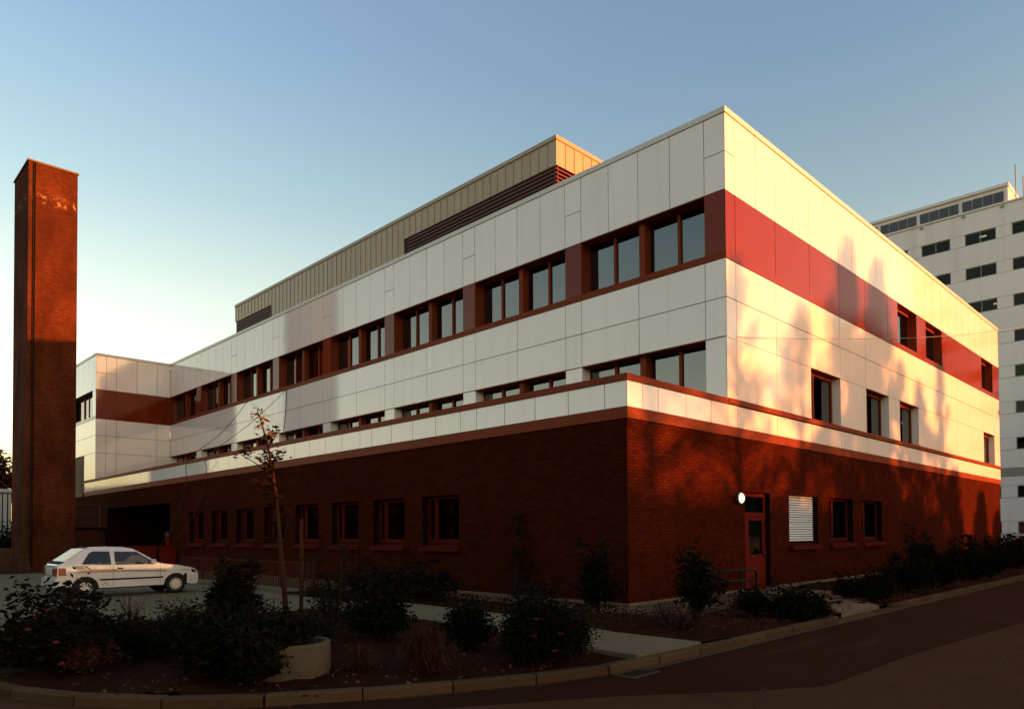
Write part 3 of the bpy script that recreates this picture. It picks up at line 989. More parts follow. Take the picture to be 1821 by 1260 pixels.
MB().box((6.36, dy0 - 0.09, 1.02), (6.39, dy0 - 0.06, 1.16)).box((6.36, dy0 - 0.06, 1.05), (6.38, dy0 - 0.02, 1.07)).box((5.62, dy0 - 0.045, 1.0), (5.85, dy0 - 0.02, 1.03)).obj("handle", 'chrome', leaf)
MB().box((5.22, dy0 + 0.03, 2.22), (6.45, dy0 + 0.038, 2.66)).obj("transom_pane", 'glass', dframe)

# ------------------------------------------------------------------ tall white block behind
TW = thing("tower_block", "tall white concrete block with strip windows rising behind the building at the right", "building", (65, 0, 0))
TS = 3.35
TX, TY0, TY1 = 0.0, -14.0, 46.0
heads = [30.25, 26.91, 23.55, 20.22, 16.95, 13.58, 10.22, 5.75, 2.42]
wy = [(6.63 + 3.95 * k, 9.28 + 3.95 * k) for k in range(-5, 10)]
MB().box((0.35, TY0, 0), (30, TY1, 32.2)).obj("wall", 'dark', TW)
zz = [32.25] + [v for h in heads for v in (h, h - 1.12)] + [0.0]
for i in range(0, len(zz), 2):
    zt, zb = zz[i], zz[i + 1]
    if zt - zb < 0.3:
        continue
    if abs(zt - 9.1) < 0.05:                       # taller spandrel with a grey band
        bx("spandrel", (0, TY0, 7.42), (0.34, TY1, zt - 0.02), 'tower', TW)
        bx("grey_band", (0.03, TY0, 6.62), (0.34, TY1, 7.40), 'towergrey', TW)
        bx("spandrel", (0, TY0, zb + 0.02), (0.34, TY1, 6.60), 'tower', TW)
    else:
        bx("spandrel", (0, TY0, zb + 0.02), (0.34, TY1, zt - 0.02), 'tower', TW)
tp = None
for ri, h in enumerate(heads):
    for k, (a, b) in enumerate(wy):
        nb = wy[k + 1][0] if k + 1 < len(wy) else TY1
        bx("pier", (0.012, b + 0.0, h - 1.10), (0.34, nb, h), 'tower', TW)
        if tp is None:
            g = MB()
            W_ = b - a
            for A, B in (((0.0, 0, 0), (0.10, 0.06, 1.10)), ((0.0, W_ - 0.06, 0), (0.10, W_, 1.10)), ((0.0, 0.06, 0), (0.10, W_ - 0.06, 0.06)), ((0.0, 0.06, 1.04), (0.10, W_ - 0.06, 1.10)), ((0.0, W_ / 2 - 0.03, 0.06), (0.10, W_ / 2 + 0.03, 1.04))):
                g.box(A, B)
            tp = (g.mesh("window", 'towerframe'), MB().box((0.05, 0.06, 0.06), (0.06, W_ / 2 - 0.03, 1.04)).mesh("pane", 'lowglass'), W_)
        if not (-2 < a < 16):
            continue
        o = link("window", tp[0], TW, (0.10, a, h - 1.10))
        link("pane", tp[1], o)
        link("pane", tp[1], o, (0, tp[2] / 2 - 0.03, 0))
    bx("window_back", (0.345, TY0, h - 1.12), (0.349, TY1, h), 'room', TW)
for (h, ya, yb) in ((30.25, 8.1, 7.5), (23.55, 7.0, 6.7)):
    MB().box((0.30, yb, h - 0.52), (0.34, ya, h - 0.40)).obj("ceiling_light", 'tube', TW)
# roof edge and clerestory storey
bx("roof_edge", (-0.12, TY0, 32.26), (3, TY1, 32.42), 'tower', TW)
MB().box((0.15, 5.62, 32.42), (6, 44, 33.9)).obj("clerestory_wall", 'tower', TW)
bx("roof_slab", (-0.05, 5.50, 33.9), (8, 44.2, 34.18), 'tower', TW)
for gk in range(8):
    y0 = 5.92 + 3.86 * gk
    for j in range(4):
        bx("clerestory_window", (0.07, y0 + 0.895 * j + 0.03, 32.50), (0.14, y0 + 0.895 * (j + 1) - 0.03, 33.52), 'towerframe', TW)
        bx("clerestory_pane", (0.05, y0 + 0.895 * j + 0.06, 32.54), (0.065, y0 + 0.895 * (j + 1) - 0.06, 33.48), 'glassdark', TW)
for y in (5.9, 9.2, 13.0, 16.5):
    bx("vent", (-0.10, y, 31.92), (0.0, y + 0.3, 32.12), 'towergrey', TW)
for y, t in ((5.05, 35.9), (4.45, 34.6)):
    o = MB().tube([(65.6, y, 32.5), (65.6, y, t)], 0.05, 6).obj("antenna", 'towerframe')
    tag(o, "thin rod antenna on the tall white block's roof, " + ("taller and left one of two" if t > 35 else "shorter and right one of two"), "antenna", "rod antennas on the tall block")

# ------------------------------------------------------------------ chimney
CH0 = thing("brick_chimney", "tall square red brick chimney stack standing free in front of the far wing", "chimney", (-4.44, 35.2, 0))
g = MB()
wq, dq, hq = 2.14, 3.48, 20.98
g.prism([(0.30, 0), (wq, 0), (wq, dq), (0, dq), (0, 0.0), (0.18, 0.0), (0.18, 0.12), (0.30, 0.12)][0:1] + [(wq, 0), (wq, dq), (0, dq), (0, 0), (0.16, 0), (0.16, 0.10), (0.30, 0.10)], -0.1, hq)
g.obj("stack", 'chimney', CH0)
MB().prism([(-0.05, -0.05), (wq + 0.05, -0.05), (wq + 0.05, dq + 0.05), (-0.05, dq + 0.05)], hq, hq + 0.09).obj("cap", 'concrete', CH0)
MB().tube([(0.23, 0.05, 0), (0.23, 0.05, hq - 0.1)], 0.035, 6).obj("conductor", 'black', CH0)

# ------------------------------------------------------------------ lamp, rail, fence and yard things
lamp = thing("wall_lamp", "lit round bulkhead lamp on the brick wall beside the red door", "lamp", (4.78, BO, 2.58))
g = MB().lathe([(0.0, -0.002), (0.17, -0.002), (0.17, -0.08), (0.145, -0.09), (0.0, -0.09)], 'y', seg=24)
g.obj("collar", 'lampshell', lamp)
MB().lathe([(0.0, -0.16), (0.05, -0.155), (0.095, -0.14), (0.125, -0.115), (0.135, -0.085)], 'y', seg=24).obj("globe", 'lamp', lamp, smooth=True)

rail = thing("handrail", "black bent tube handrail at the red door", "handrail", (0, 0, 0))
def arc(c, r, a0, a1, n=6):
    return [(c[0] + r * math.cos(R(a0 + (a1 - a0) * i / n)), c[1], c[2] + r * math.sin(R(a0 + (a1 - a0) * i / n))) for i in range(n + 1)]
ry = -0.9
MB().tube([(1.2, ry, 0.76)] + arc((3.82, ry, 0.60), 0.16, 90, 0) + [(3.98, ry, 0.22)], 0.032, 8).obj("top_rail", 'black', rail, smooth=True)
MB().tube([(1.2, ry, 0.55), (3.96, ry, 0.50)], 0.026, 8).obj("lower_rail", 'black', rail)
for x in (1.25, 3.21):
    MB().tube([(x, ry, -0.02), (x, ry, 0.74)], 0.032, 8).obj("post", 'black', rail)

fence = thing("picket_fence", "red brown metal picket fence along the yard below the brick wall", "fence", (-2.15, 9.8, 0))
FL = 10.4
MB().box((-0.02, 0, 0.84), (0.02, FL, 0.89)).obj("rail", 'fence', fence)
MB().box((-0.02, 0, 0.04), (0.02, FL, 0.08)).obj("rail", 'fence', fence)
pk = MB().box((-0.01, 0, 0), (0.01, 0.036, 0.76)).mesh("picket", 'fence')
for i in range(int(FL / 0.115)):
    link("picket", pk, fence, (0, 0.04 + 0.115 * i, 0.08))
ps = MB().box((-0.035, 0, -0.02), (0.035, 0.07, 0.95)).mesh("post", 'fence')
for i in range(6):
    link("post", ps, fence, (0, FL / 5 * i - 0.035, 0))

plat = thing("platform_rail", "dim grey tubular guard rail of a loading platform beside the chimney", "railing", (-0.6, 37.5, 0))
for z in (3.45, 2.95, 2.45):
    MB().tube([(-3.2, 0, z), (0, 0, z)], 0.035, 6).obj("rail", 'galv', plat)
for x in (0, -1.6, -3.2):
    MB().tube([(x, 0, 2.2), (x, 0, 3.45)], 0.035, 6).obj("post", 'galv', plat)
MB().box((-3.3, -0.1, 2.05), (0.5, 2.0, 2.2)).obj("deck", 'mortar', plat)
for x in (-3.2, 0.3):
    MB().box((x, 0, 0), (x + 0.15, 0.15, 2.05)).obj("leg", 'mortar', plat)

def wheeled_bin(x, y, w_, label):
    t = thing("refuse_bin", label, "bin", (x, y, 0.1), 0, "red bins by the loading bay")
    g = MB()
    g.v += [(0.04, 0.05, 0.12), (w_ - 0.04, 0.05, 0.12), (w_ - 0.04, 0.75, 0.12), (0.04, 0.75, 0.12), (0, 0, 1.05), (w_, 0, 1.05), (w_, 0.8, 1.05), (0, 0.8, 1.05)]
    g.f += [(0, 3, 2, 1), (4, 5, 6, 7), (0, 1, 5, 4), (1, 2, 6, 5), (2, 3, 7, 6), (3, 0, 4, 7)]
    g.obj("body", 'redbox', t)
    MB().prism([(-0.03, -0.04), (w_ + 0.03, -0.04), (w_ + 0.03, 0.84), (-0.03, 0.84)], 1.06, 1.12).obj("lid", 'redbox', t)
    for xx in (0.1, w_ - 0.16):
        for yy in (0.1, 0.7):
            MB().lathe([(0, 0), (0.07, 0), (0.07, 0.05), (0, 0.05)], 'x', (xx, yy, 0.05), 12).obj("wheel", 'black', t)
wheeled_bin(-2.15, 27.4, 1.35, "wide red refuse bin standing behind the roof of the white car")
wheeled_bin(-0.72, 27.3, 0.75, "narrow red refuse bin on the right of the wide one")
bol = thing("hydrant_post", "short red post standing by the dark loading bay", "post", (-0.25, 27.6, 0.1))
MB().tube([(0, 0, 0), (0, 0, 1.6)], 0.10, 10).obj("shaft", 'redbox', bol)
MB().lathe([(0.0, 1.78), (0.10, 1.74), (0.13, 1.66), (0.13, 1.60), (0, 1.60)], 'z', seg=12).obj("head", 'galv', bol)

# hoses and cables
def cable(name, pts, r, material, label, group=None, cat="cable", sub=10):
    P = [Vector(p) for p in pts]
    out = []
    for i in range(len(P) - 1):
        p0, p1, p2, p3 = P[max(i - 1, 0)], P[i], P[i + 1], P[min(i + 2, len(P) - 1)]
        for k in range(sub):
            t = k / sub
            out.append(0.5 * ((2 * p1) + (p2 - p0) * t + (2 * p0 - 5 * p1 + 4 * p2 - p3) * t * t + (3 * p1 - p0 - 3 * p2 + p3) * t ** 3))
    out.append(P[-1])
    o = MB().tube(out, r, 6).obj(name, material, None, smooth=True)
    return tag(o, label, cat, group)
cable("hanging_cable", [(4.20, 29.2, 8.88), (2.2, 27.4, 6.9), (-0.06, 25.45, 5.20), (-0.09, 25.7, 4.2), (-0.10, 26.3, 3.3), (-0.12, 27.4, 2.2), (-0.15, 28.4, 1.5), (-0.2, 29.6, 0.9), (-0.3, 30.2, 0.1)], 0.014, 'cable',
      "left one of two loose cables dropping over the brick wall behind the car's bonnet", "cables hanging over the brick wall")
cable("hanging_cable", [(4.20, 24.65, 8.90), (2.2, 24.0, 7.0), (-0.06, 23.1, 5.20), (-0.09, 23.3, 4.5), (-0.10, 23.9, 3.5), (-0.12, 24.8, 2.6), (-0.15, 26.2, 1.8), (-0.2, 27.2, 1.2), (-0.3, 28.0, 0.15)], 0.013, 'cable',
      "right one of two loose cables dropping over the brick wall, nearer the window row", "cables hanging over the brick wall")
tag(MB().tube([(4.22, 24.72, 8.88), (4.215, 24.8, 7.8), (4.22, 25.05, 6.85)], 0.016, 5).obj("drop_wire", 'black'), "short dark wire running straight down the white panels between two window rows", "wire")
A = Vector((4.72, -0.04))
du = Vector((47.28, -3.16)).normalized()
pts = [(A.x + du.x * t, A.y + du.y * t, 6.87 + 0.158 * t + 0.00165 * t * t) for t in range(0, 60, 2)]
tag(MB().tube(pts, 0.008, 5).obj("overhead_wire", 'wire'), "thin grey wire strung across the sunlit facade towards the right", "wire")

# drain cover in the gutter
dr = thing("drain_cover", "cast iron drain cover in the gutter in front of the rose bush", "drain cover", (-5.45, -4.52, 0.0), R(2))
MB().box((-0.27, -0.02, 0.0), (0.27, 0.02, 0.012)).box((-0.27, 0.26, 0.0), (0.27, 0.30, 0.012)).box((-0.27, 0.02, 0), (-0.23, 0.26, 0.012)).box((0.23, 0.02, 0), (0.27, 0.26, 0.012)).obj("frame", 'kerb', dr)
gb = MB().box((0, 0, 0), (0.03, 0.235, 0.010)).mesh("bar", 'black')
for i in range(9):
    link("bar", gb, dr, (-0.215 + 0.05 * i, 0.022, 0.001))

# planters
pl = thing("ring_planter", "round pale concrete ring planter at the kerb, overgrown by a dark shrub", "planter", (-8.36, -1.40, 0.0))
MB().lathe([(0.48, 0.0), (0.48, 0.41), (0.465, 0.43), (0.42, 0.43), (0.405, 0.41), (0.405, 0.34), (0.0, 0.34)], 'z', seg=40).obj("ring", 'planter', pl, smooth=False)
MB().lathe([(0.40, 0.35), (0.3, 0.39), (0.0, 0.42)], 'z', seg=20).obj("soil", 'soil', pl)
# stacked crates at the foot of the chimney, and what shows beyond it at the left edge
for i, (x, y, z, s_, lab) in enumerate(((-5.02, 33.5, 0, 0.50, "small wooden crate at the foot of the chimney, lower one of the pile"), (-5.0, 33.55, 0.46, 0.42, "small wooden crate on top of the pile beside the chimney"),
                                  (-6.25, 34.6, 0, 1.25, "large wooden crate at the left edge, behind the small pile"))):
    t = thing("wooden_crate", lab, "crate", (x, y, z), R(4 * i), "crates at the foot of the chimney")
    MB().box((0.03, 0.03, 0.0), (s_ - 0.03, s_ - 0.03, s_ * 0.9)).obj("body", 'dark', t)
    n = 5
    hh = s_ * 0.9 / n
    for k in range(n):
        MB().box((0, -0.0, k * hh + 0.012), (s_, 0.029, (k + 1) * hh - 0.012)).obj("slat", 'crate', t)
        MB().box((0, 0.03, k * hh + 0.012), (0.029, s_, (k + 1) * hh - 0.012)).obj("slat", 'crate', t)
    for xx in (0.04, s_ - 0.12):
        MB().box((xx, -0.025, 0), (xx + 0.08, -0.001, s_ * 0.9)).obj("batten", 'crate', t)
lw = thing("pale_building", "low pale rendered building in the distance between the left edge and the chimney", "building", (-14, 75, 0))
MB().box((0, 0, 0), (15.5, 8, 6.0)).obj("wall", 'lowwall', lw)
MB().box((-0.05, -0.05, 6.0), (15.55, 8.05, 6.2)).obj("coping", 'coping', lw)
for xx, lab in ((0.35, "slim dark lamp post in front of the pale distant building, left of the other"), (0.72, "slim dark lamp post in front of the pale distant building, next to the chimney")):
    t = thing("lamp_post", lab, "lamp post", (xx - 0.3, 70, 0), 0, "lamp posts far left")
    MB().tube([(0, 0, 0), (0, 0, 5.4)], [0.06, 0.045], 8).obj("pole", 'black', t)
    MB().tube([(-0.35, 0, 5.55), (0.35, 0, 5.55)], 0.06, 8).obj("head", 'black', t)
    MB().tube([(0, 0, 5.4), (0, 0, 5.55)], 0.045, 8).obj("bracket", 'black', t)

# ------------------------------------------------------------------ the car
CAR = thing("hatchback_car", "white three door hatchback with gold and brown side stripes parked in the yard", "car", (-7.02, 13.12, 0.012), R(0.6))
# local x forward from the rear axle, local y left; near side is y = 0, far side y = 1.52
CW = 1.52
HW = CW / 2
prof = [(-0.64, 0.58), (-0.62, 0.90), (-0.56, 0.965), (-0.48, 0.985), (-0.30, 1.12), (-0.10, 1.27), (0.02, 1.345), (0.15, 1.372), (0.6, 1.385), (1.0, 1.372), (1.20, 1.335), (1.36, 1.24), (1.62, 1.07), (1.84, 0.925), (2.0, 0.885),
        (2.4, 0.83), (2.70, 0.765), (2.84, 0.725), (2.90, 0.68), (2.935, 0.60), (2.955, 0.56), (2.962, 0.42), (2.96, 0.30)]
def ztop(x):
    for (a, za), (b, zb) in zip(prof[:-1], prof[1:]):
        if a <= x <= b:
            return za + (zb - za) * (x - a) / (b - a)
    return prof[-1][1]
def zbot(x):
    z = 0.27 if -0.4 < x < 2.75 else 0.30
    for cx in (0.0, 2.29):
        d_ = abs(x - cx)
        if d_ < 0.325:
            z = max(z, 0.27 + math.sqrt(0.325 ** 2 - d_ ** 2))
    return z
def hwid(x, z):
    plan = 1.0
    if x > 2.2:
        plan -= 0.20 * ((x - 2.2) / 0.8) ** 2
    if x < -0.1:
        plan -= 0.10 * ((-0.1 - x) / 0.55) ** 2
    if z < 0.62:
        k = 0.965 + 0.035 * max(0, (z - 0.27)) / 0.35
    elif z < 0.93:
        k = 1.0 - 0.025 * ((z - 0.62) / 0.31) ** 2
    else:
        k = 0.975 - 0.235 * (z - 0.93) / 0.45
    return HW * plan * k
xs = sorted({round(-0.64 + 0.04 * i, 3) for i in range(92)} | {p[0] for p in prof} | {-0.326, 0.326, 1.964, 2.616})
xs = [x for x in xs if -0.64 <= x <= 2.96]
body = MB()
ring = 21
lv = [0.0, 0.12, 0.28, 0.45, 0.6, 0.74, 0.86, 0.94]
for x in xs:
    zt, zb = ztop(x), zbot(x)
    side_ = []
    for t in lv:
        z = zb + (zt - zb) * t
        side_.append((hwid(x, z), z))
    w1 = hwid(x, zt - 0.02)
    topq = [(w1 * 0.94, zt - 0.012), (w1 * 0.6, zt + 0.008)]
    halfr = side_ + topq
    pts = [(-a, z) for a, z in halfr] + [(0, zt + 0.012)] + [(a, z) for a, z in reversed(halfr)]
    body.v += [(x, HW + a, z) for a, z in pts]
nr = len(pts)
for i in range(len(xs) - 1):
    for k in range(nr - 1):
        a = i * nr + k
        body.f.append((a, a + nr, a + nr + 1, a + 1))
body.f.append(tuple(range(nr)))
body.f.append(tuple((len(xs) - 1) * nr + k for k in reversed(range(nr))))
bo = body.obj("body", 'carwhite', CAR, smooth=True)
bo.data.materials.append(M['carwhite'])
try:
    bo.data.set_sharp_from_angle(angle=R(35))
except Exception:
    pass

def side_patch(name, poly, material, off, parent=CAR, n=None, far=False, thick=0.0):
    """a sheet lying just proud of the body side, following its curve; poly in (x, z)"""
    g = MB()
    pts = []
    for (a, b) in zip(poly, poly[1:] + poly[:1]):
        k = n or max(1, int(math.hypot(b[0] - a[0], b[1] - a[1]) / 0.12))
        pts += [(a[0] + (b[0] - a[0]) * i / k, a[1] + (b[1] - a[1]) * i / k) for i in range(k)]
    def P(x, z, o_):
        h_ = hwid(x, z) + o_
        return (x, HW + h_ if far else HW - h_, z)
    v1 = [P(x, z, off) for x, z in pts]
    v0 = [P(x, z, -0.01) for x, z in pts]
    k = len(pts)
    g.v = v1 + v0
    g.f = [tuple(range(k))] + [(i, (i + 1) % k, k + (i + 1) % k, k + i) for i in range(k)]
    return g.obj(name, material, parent)
MB().box((-0.42, 0.1, 0.24), (2.75, CW - 0.1, 0.62)).obj("underbody", 'black', CAR)
for far in (False, True):
    w1 = side_patch("side_window", [(-0.09, 0.93), (0.62, 0.90), (0.60, 1.265), (0.20, 1.275), (0.10, 1.22)], 'cartrim', 0.004, far=far)
    w2 = side_patch("side_window", [(0.70, 0.895), (1.66, 0.875), (1.655, 0.96), (1.27, 1.235), (0.72, 1.26)], 'cartrim', 0.004, far=far)
    side_patch("pane", [(-0.04, 0.95), (0.60, 0.925), (0.575, 1.245), (0.21, 1.255), (0.125, 1.21)], 'carglass', 0.008, w1, far=far)
    side_patch("pane", [(0.73, 0.92), (1.60, 0.905), (1.60, 0.965), (1.25, 1.215), (0.745, 1.235)], 'carglass', 0.008, w2, far=far)
    side_patch("rub_strip", [(0.34, 0.47), (1.94, 0.47), (1.94, 0.515), (0.34, 0.515)], 'black', 0.014, far=far)
    side_patch("stripe", [(0.12, 0.70), (0.85, 0.69), (0.85, 0.735), (0.14, 0.75)], 'cargold', 0.003, far=far)
    side_patch("stripe", [(-0.30, 0.855), (-0.02, 0.855), (0.12, 0.765), (0.75, 0.745), (0.75, 0.765), (0.15, 0.785), (0.02, 0.88), (-0.30, 0.88)], 'carbrown', 0.003, far=far)
    side_patch("stripe", [(0.86, 0.70), (2.02, 0.655), (2.02, 0.685), (0.86, 0.735)], 'carbrown', 0.003, far=far)
    side_patch("stripe", [(2.42, 0.675), (2.78, 0.66), (2.78, 0.675), (2.42, 0.69)], 'carbrown', 0.003, far=far)
    side_patch("stripe", [(-0.18, 0.80), (0.06, 0.80), (-0.05, 0.845), (-0.24, 0.845)], 'cargold', 0.0045, far=far)
    side_patch("stripe", [(-0.25, 0.70), (0.12, 0.70), (0.14, 0.75), (-0.10, 0.75)], 'cargold', 0.003, far=far)
    side_patch("tail_light", [(-0.60, 0.64), (-0.44, 0.635), (-0.44, 0.84), (-0.60, 0.845)], 'taillight', 0.006, far=far)
    for dx in (0.66, 1.86):
        side_patch("door_gap", [(dx, 0.30), (dx + 0.008, 0.30), (dx + 0.008, 0.86), (dx, 0.86)], 'black', 0.002, far=far)
    side_patch("door_handle", [(0.76, 0.765), (0.90, 0.762), (0.90, 0.80), (0.76, 0.803)], 'black', 0.016, far=far)
    side_patch("headlight", [(2.74, 0.60), (2.88, 0.585), (2.88, 0.66), (2.74, 0.70)], 'rearglass', 0.006, far=far)
    y = -0.03 if not far else CW + 0.03
    MB().box((1.60, y - 0.07 if not far else y - 0.05, 0.905), (1.72, y + 0.05 if not far else y + 0.07, 1.02)).obj("wing_mirror", 'carwhite', CAR)
# rear end
def rear_poly(name, q_, material, parent=CAR):
    g = MB()
    g.v = list(q_) + [(p[0] + 0.03, p[1], p[2] - 0.02) for p in q_]
    g.f = [(3, 2, 1, 0), (4, 5, 6, 7), (0, 1, 5, 4), (1, 2, 6, 5), (2, 3, 7, 6), (3, 0, 4, 7)]
    return g.obj(name, material, parent)
rear_poly("rear_window", [(-0.478, 0.20, 1.018), (-0.478, CW - 0.20, 1.018), (-0.03, CW - 0.27, 1.345), (-0.03, 0.27, 1.345)], 'rearglass')
rear_poly("windscreen", [(1.80, CW - 0.15, 0.965), (1.80, 0.15, 0.965), (1.27, 0.24, 1.315), (1.27, CW - 0.24, 1.315)], 'rearglass')
MB().box((-0.675, 0.09, 0.64), (-0.62, 0.36, 0.84)).obj("tail_light", 'taillight', CAR)
MB().box((-0.675, CW - 0.36, 0.64), (-0.62, CW - 0.09, 0.84)).obj("tail_light", 'taillight', CAR)
MB().box((-0.67, 0.40, 0.66), (-0.62, CW - 0.40, 0.82)).obj("number_plate", 'hub', CAR)
g = MB()
g.prism([(-0.70, 0.10), (-0.67, 0.02), (-0.36, -0.012), (-0.36, CW + 0.012), (-0.67, CW - 0.02), (-0.70, CW - 0.10)], 0.33, 0.57)
g.obj("rear_bumper", 'carwhite', CAR)
g = MB()
g.prism([(2.70, 0.015), (2.92, 0.10), (2.97, 0.30), (2.97, CW - 0.30), (2.92, CW - 0.10), (2.70, CW - 0.015)], 0.26, 0.52)
g.obj("front_bumper", 'carwhite', CAR)
MB().box((-0.60, 0.16, 0.965), (-0.46, CW - 0.16, 1.0)).obj("spoiler", 'black', CAR)
MB().tube([(0.1, 0.35, 1.37), (-0.05, 0.35, 1.42)], 0.012, 5).obj("aerial", 'black', CAR)
for cx in (0.0, 2.29):
    for cy, s_ in ((0.015, 1), (CW - 0.015, -1)):
        wh = bpy.data.objects.new("wheel", None)
        C.objects.link(wh)
        wh.parent = CAR
        wh.location = (cx, cy, 0.275)
        y0 = 0.0 if s_ > 0 else -0.17
        MB().lathe([(0.16, y0), (0.25, y0 + 0.0), (0.275, y0 + 0.03), (0.275, y0 + 0.14), (0.25, y0 + 0.17), (0.16, y0 + 0.17), (0.16, y0)], 'y', seg=28).obj("tyre", 'tyre', wh, smooth=True)
        yo = -0.004 if s_ > 0 else 0.004
        MB().lathe([(0.165, yo * -4), (0.165, yo), (0.12, yo * 3), (0.0, yo * 4)][::1 if s_ > 0 else -1], 'y', seg=28).obj("rim", 'hub', wh)
        g = MB()
        for k in range(12):
            th = 2 * math.pi * k / 12
            c_, s2 = math.cos(th), math.sin(th)
            a_, b_ = 0.012, 0.145
            yy = yo * 5.5
            for (r_, t_) in ((0.115, -a_), (0.155, -a_ * 1.3), (0.155, a_ * 1.3), (0.115, a_)):
                g.v.append((r_ * c_ - t_ * s2, yy, r_ * s2 + t_ * c_))
            g.f.append(tuple(range(len(g.v) - 4, len(g.v))))
        g.obj("slots", 'black', wh)["kind"] = 'stuff'
    MB().box((cx - 0.31, 0.03, 0.27), (cx + 0.31, CW - 0.03, 0.575)).obj("wheel_arch", 'black', CAR)

# ------------------------------------------------------------------ plants
def leaves(g, centres, per, spread, size, rnd_, flat=0.5):
    """many separate leaf faces around the given centres"""
    for c in centres:
        for _ in range(per):
            p = Vector(c) + Vector((rnd_.gauss(0, spread), rnd_.gauss(0, spread), rnd_.gauss(0, spread * 0.8)))
            if p.z < 0.08:
                continue
            s_ = size * rnd_.choice((0.5, 0.7, 0.9, 1.0, 1.2, 1.5)) * rnd_.uniform(0.8, 1.15)
            d = Vector((rnd_.uniform(-1, 1), rnd_.uniform(-1, 1), rnd_.uniform(-1, 1) * flat)).normalized()
            e = d.orthogonal().normalized()
            e = (Matrix.Rotation(rnd_.uniform(0, 6.28), 3, d) @ e)
            n = len(g.v)
            nn = d.cross(e) * s_ * 0.12
            g.v += [tuple(p - d * s_), tuple(p + e * s_ * 0.45 + nn), tuple(p + d * s_), tuple(p - e * s_ * 0.45 + nn)]
            g.f.append((n, n + 1, n + 2, n + 3))

def shrub(x, y, wid, hgt, label, kind='shrub', leaf='leaf', seed=0, nst=14, per=26, size=0.045, flowers=0, fl='petal', z0=0.08, lean=0.0, spread=0.10, group=None, bare=False, name=None):
    rr = random.Random(seed * 7 + 3)
    k_ = (0.62, 0.8, 1.0, 1.2, 0.72)[seed % 5]
    size, per = size * k_, int(per / k_ ** 1.4)
    t = thing(name or kind, label, kind.replace('_', ' '), (x, y, z0), 0, group)
    st = MB()
    lf = MB()
    cs = []
    for i in range(nst):
        a = rr.uniform(0, 6.28)
        rad = wid * 0.5 * math.sqrt(rr.random())
        h = hgt * rr.uniform(0.30, 0.86) * (1 - 0.30 * (rad / (wid * 0.5 + 1e-6)) ** 2)
        shoot = rr.random() < 0.22
        if shoot:
            h = hgt * rr.uniform(0.85, 1.12)
        b = Vector((math.cos(a) * rad * 0.25, math.sin(a) * rad * 0.25, -0.05))
        e = Vector((math.cos(a) * rad + lean, math.sin(a) * rad, h))
        mid = (b + e) / 2 + Vector((math.cos(a) * rad * 0.15, math.sin(a) * rad * 0.15, 0.06 * hgt))
        st.tube([b, mid, e], [0.012 + 0.006 * hgt, 0.009, 0.004], 4, False)
        dens = rr.random()
        for tt in ((0.55, 0.8, 1.0) if shoot else (0.35, 0.5, 0.65, 0.78, 0.9, 1.0)):
            if rr.random() > 0.45 + 0.5 * dens:
                continue
            tw = b.lerp(mid, tt * 2) if tt < 0.5 else mid.lerp(e, tt * 2 - 1)
            st.tube([tw, tw + Vector((rr.uniform(-.16, .16), rr.uniform(-.16, .16), rr.uniform(0.0, .2)))], [0.006, 0.003], 4, False)
            q_ = b.lerp(mid, tt * 2) if tt < 0.5 else mid.lerp(e, tt * 2 - 1)
            cs.append(q_)
    st.obj("stem", 'bark', t)
    if not bare:
        leaves(lf, cs, per, spread, size, rr)
        lf.obj("leaves", leaf, t)
    for i in range(flowers):
        c = Vector(rr.choice(cs))
        out = Vector((CAMPOS.x - x, CAMPOS.y - y, 0)).normalized()
        c = Vector((c.x, c.y, max(c.z, 0.12))) + out * (wid * 0.25 + rr.uniform(0, wid * 0.25))
        g = MB()
        for k in range(7):
            a = k * 0.9
            d = Vector((math.cos(a), math.sin(a), 0.5)).normalized() * 0.038
            s2 = d.cross(Vector((0, 0, 1))).normalized() * 0.022
            g.poly([c, c + d * 0.6 + s2, c + d * 1.2 + Vector((0, 0, 0.01)), c + d * 0.6 - s2])
            d = d * 0.6 + Vector((0, 0, 0.02))
            g.poly([c, c + d * 0.6 + s2 * 0.7, c + d * 1.2, c + d * 0.6 - s2 * 0.7])
        g.obj("flower", fl, t)
    return t

def grassy(x, y, wid, hgt, label, n, leaf, seed, z0=0.06, name="grass_clump", droop=0.5):
    rr = random.Random(seed)
    t = thing(name, label, "grass clump" if name == "grass_clump" else "bare shrub", (x, y, z0))
    g = MB()
    for i in range(n):
        a = rr.uniform(0, 6.28)
        rad = wid * 0.5 * rr.uniform(0.15, 1.05)
        h = hgt * rr.uniform(0.35, 1.0) * (1.0 - 0.35 * rad / (wid * 0.5))
        tw = rr.uniform(-0.5, 0.5)
        b = Vector((rr.gauss(0, wid * 0.07), rr.gauss(0, wid * 0.07), 0))
        dr = droop * rr.uniform(0.0, 1.1)
        c0, c1, c2 = (Vector((math.cos(a + tw * k), math.sin(a + tw * k), 0)) for k in (0, 0.5, 1))
        p1 = b + c0 * rad * 0.30 + Vector((0, 0, h * 0.62))
        p2 = b + c1 * rad * 0.72 + Vector((0, 0, h * (1.0 - 0.15 * dr)))
        p3 = b + c2 * rad * 1.10 + Vector((rr.uniform(-.03, .03), rr.uniform(-.03, .03), h * (1.0 - 0.95 * dr) if dr > 0.1 else h * 1.15))
        p3.z = max(p3.z, 0.02)
        s_ = Vector((-math.sin(a), math.cos(a), 0)) * rr.uniform(0.003, 0.0065)
        g.poly([b - s_, b + s_, p1 + s_, p1 - s_])
        g.poly([p1 - s_, p1 + s_, p2 + s_ * 0.7, p2 - s_ * 0.7])
        g.poly([p2 - s_ * 0.7, p2 + s_ * 0.7, p3])
    g.obj("blades", leaf, t)
    return t

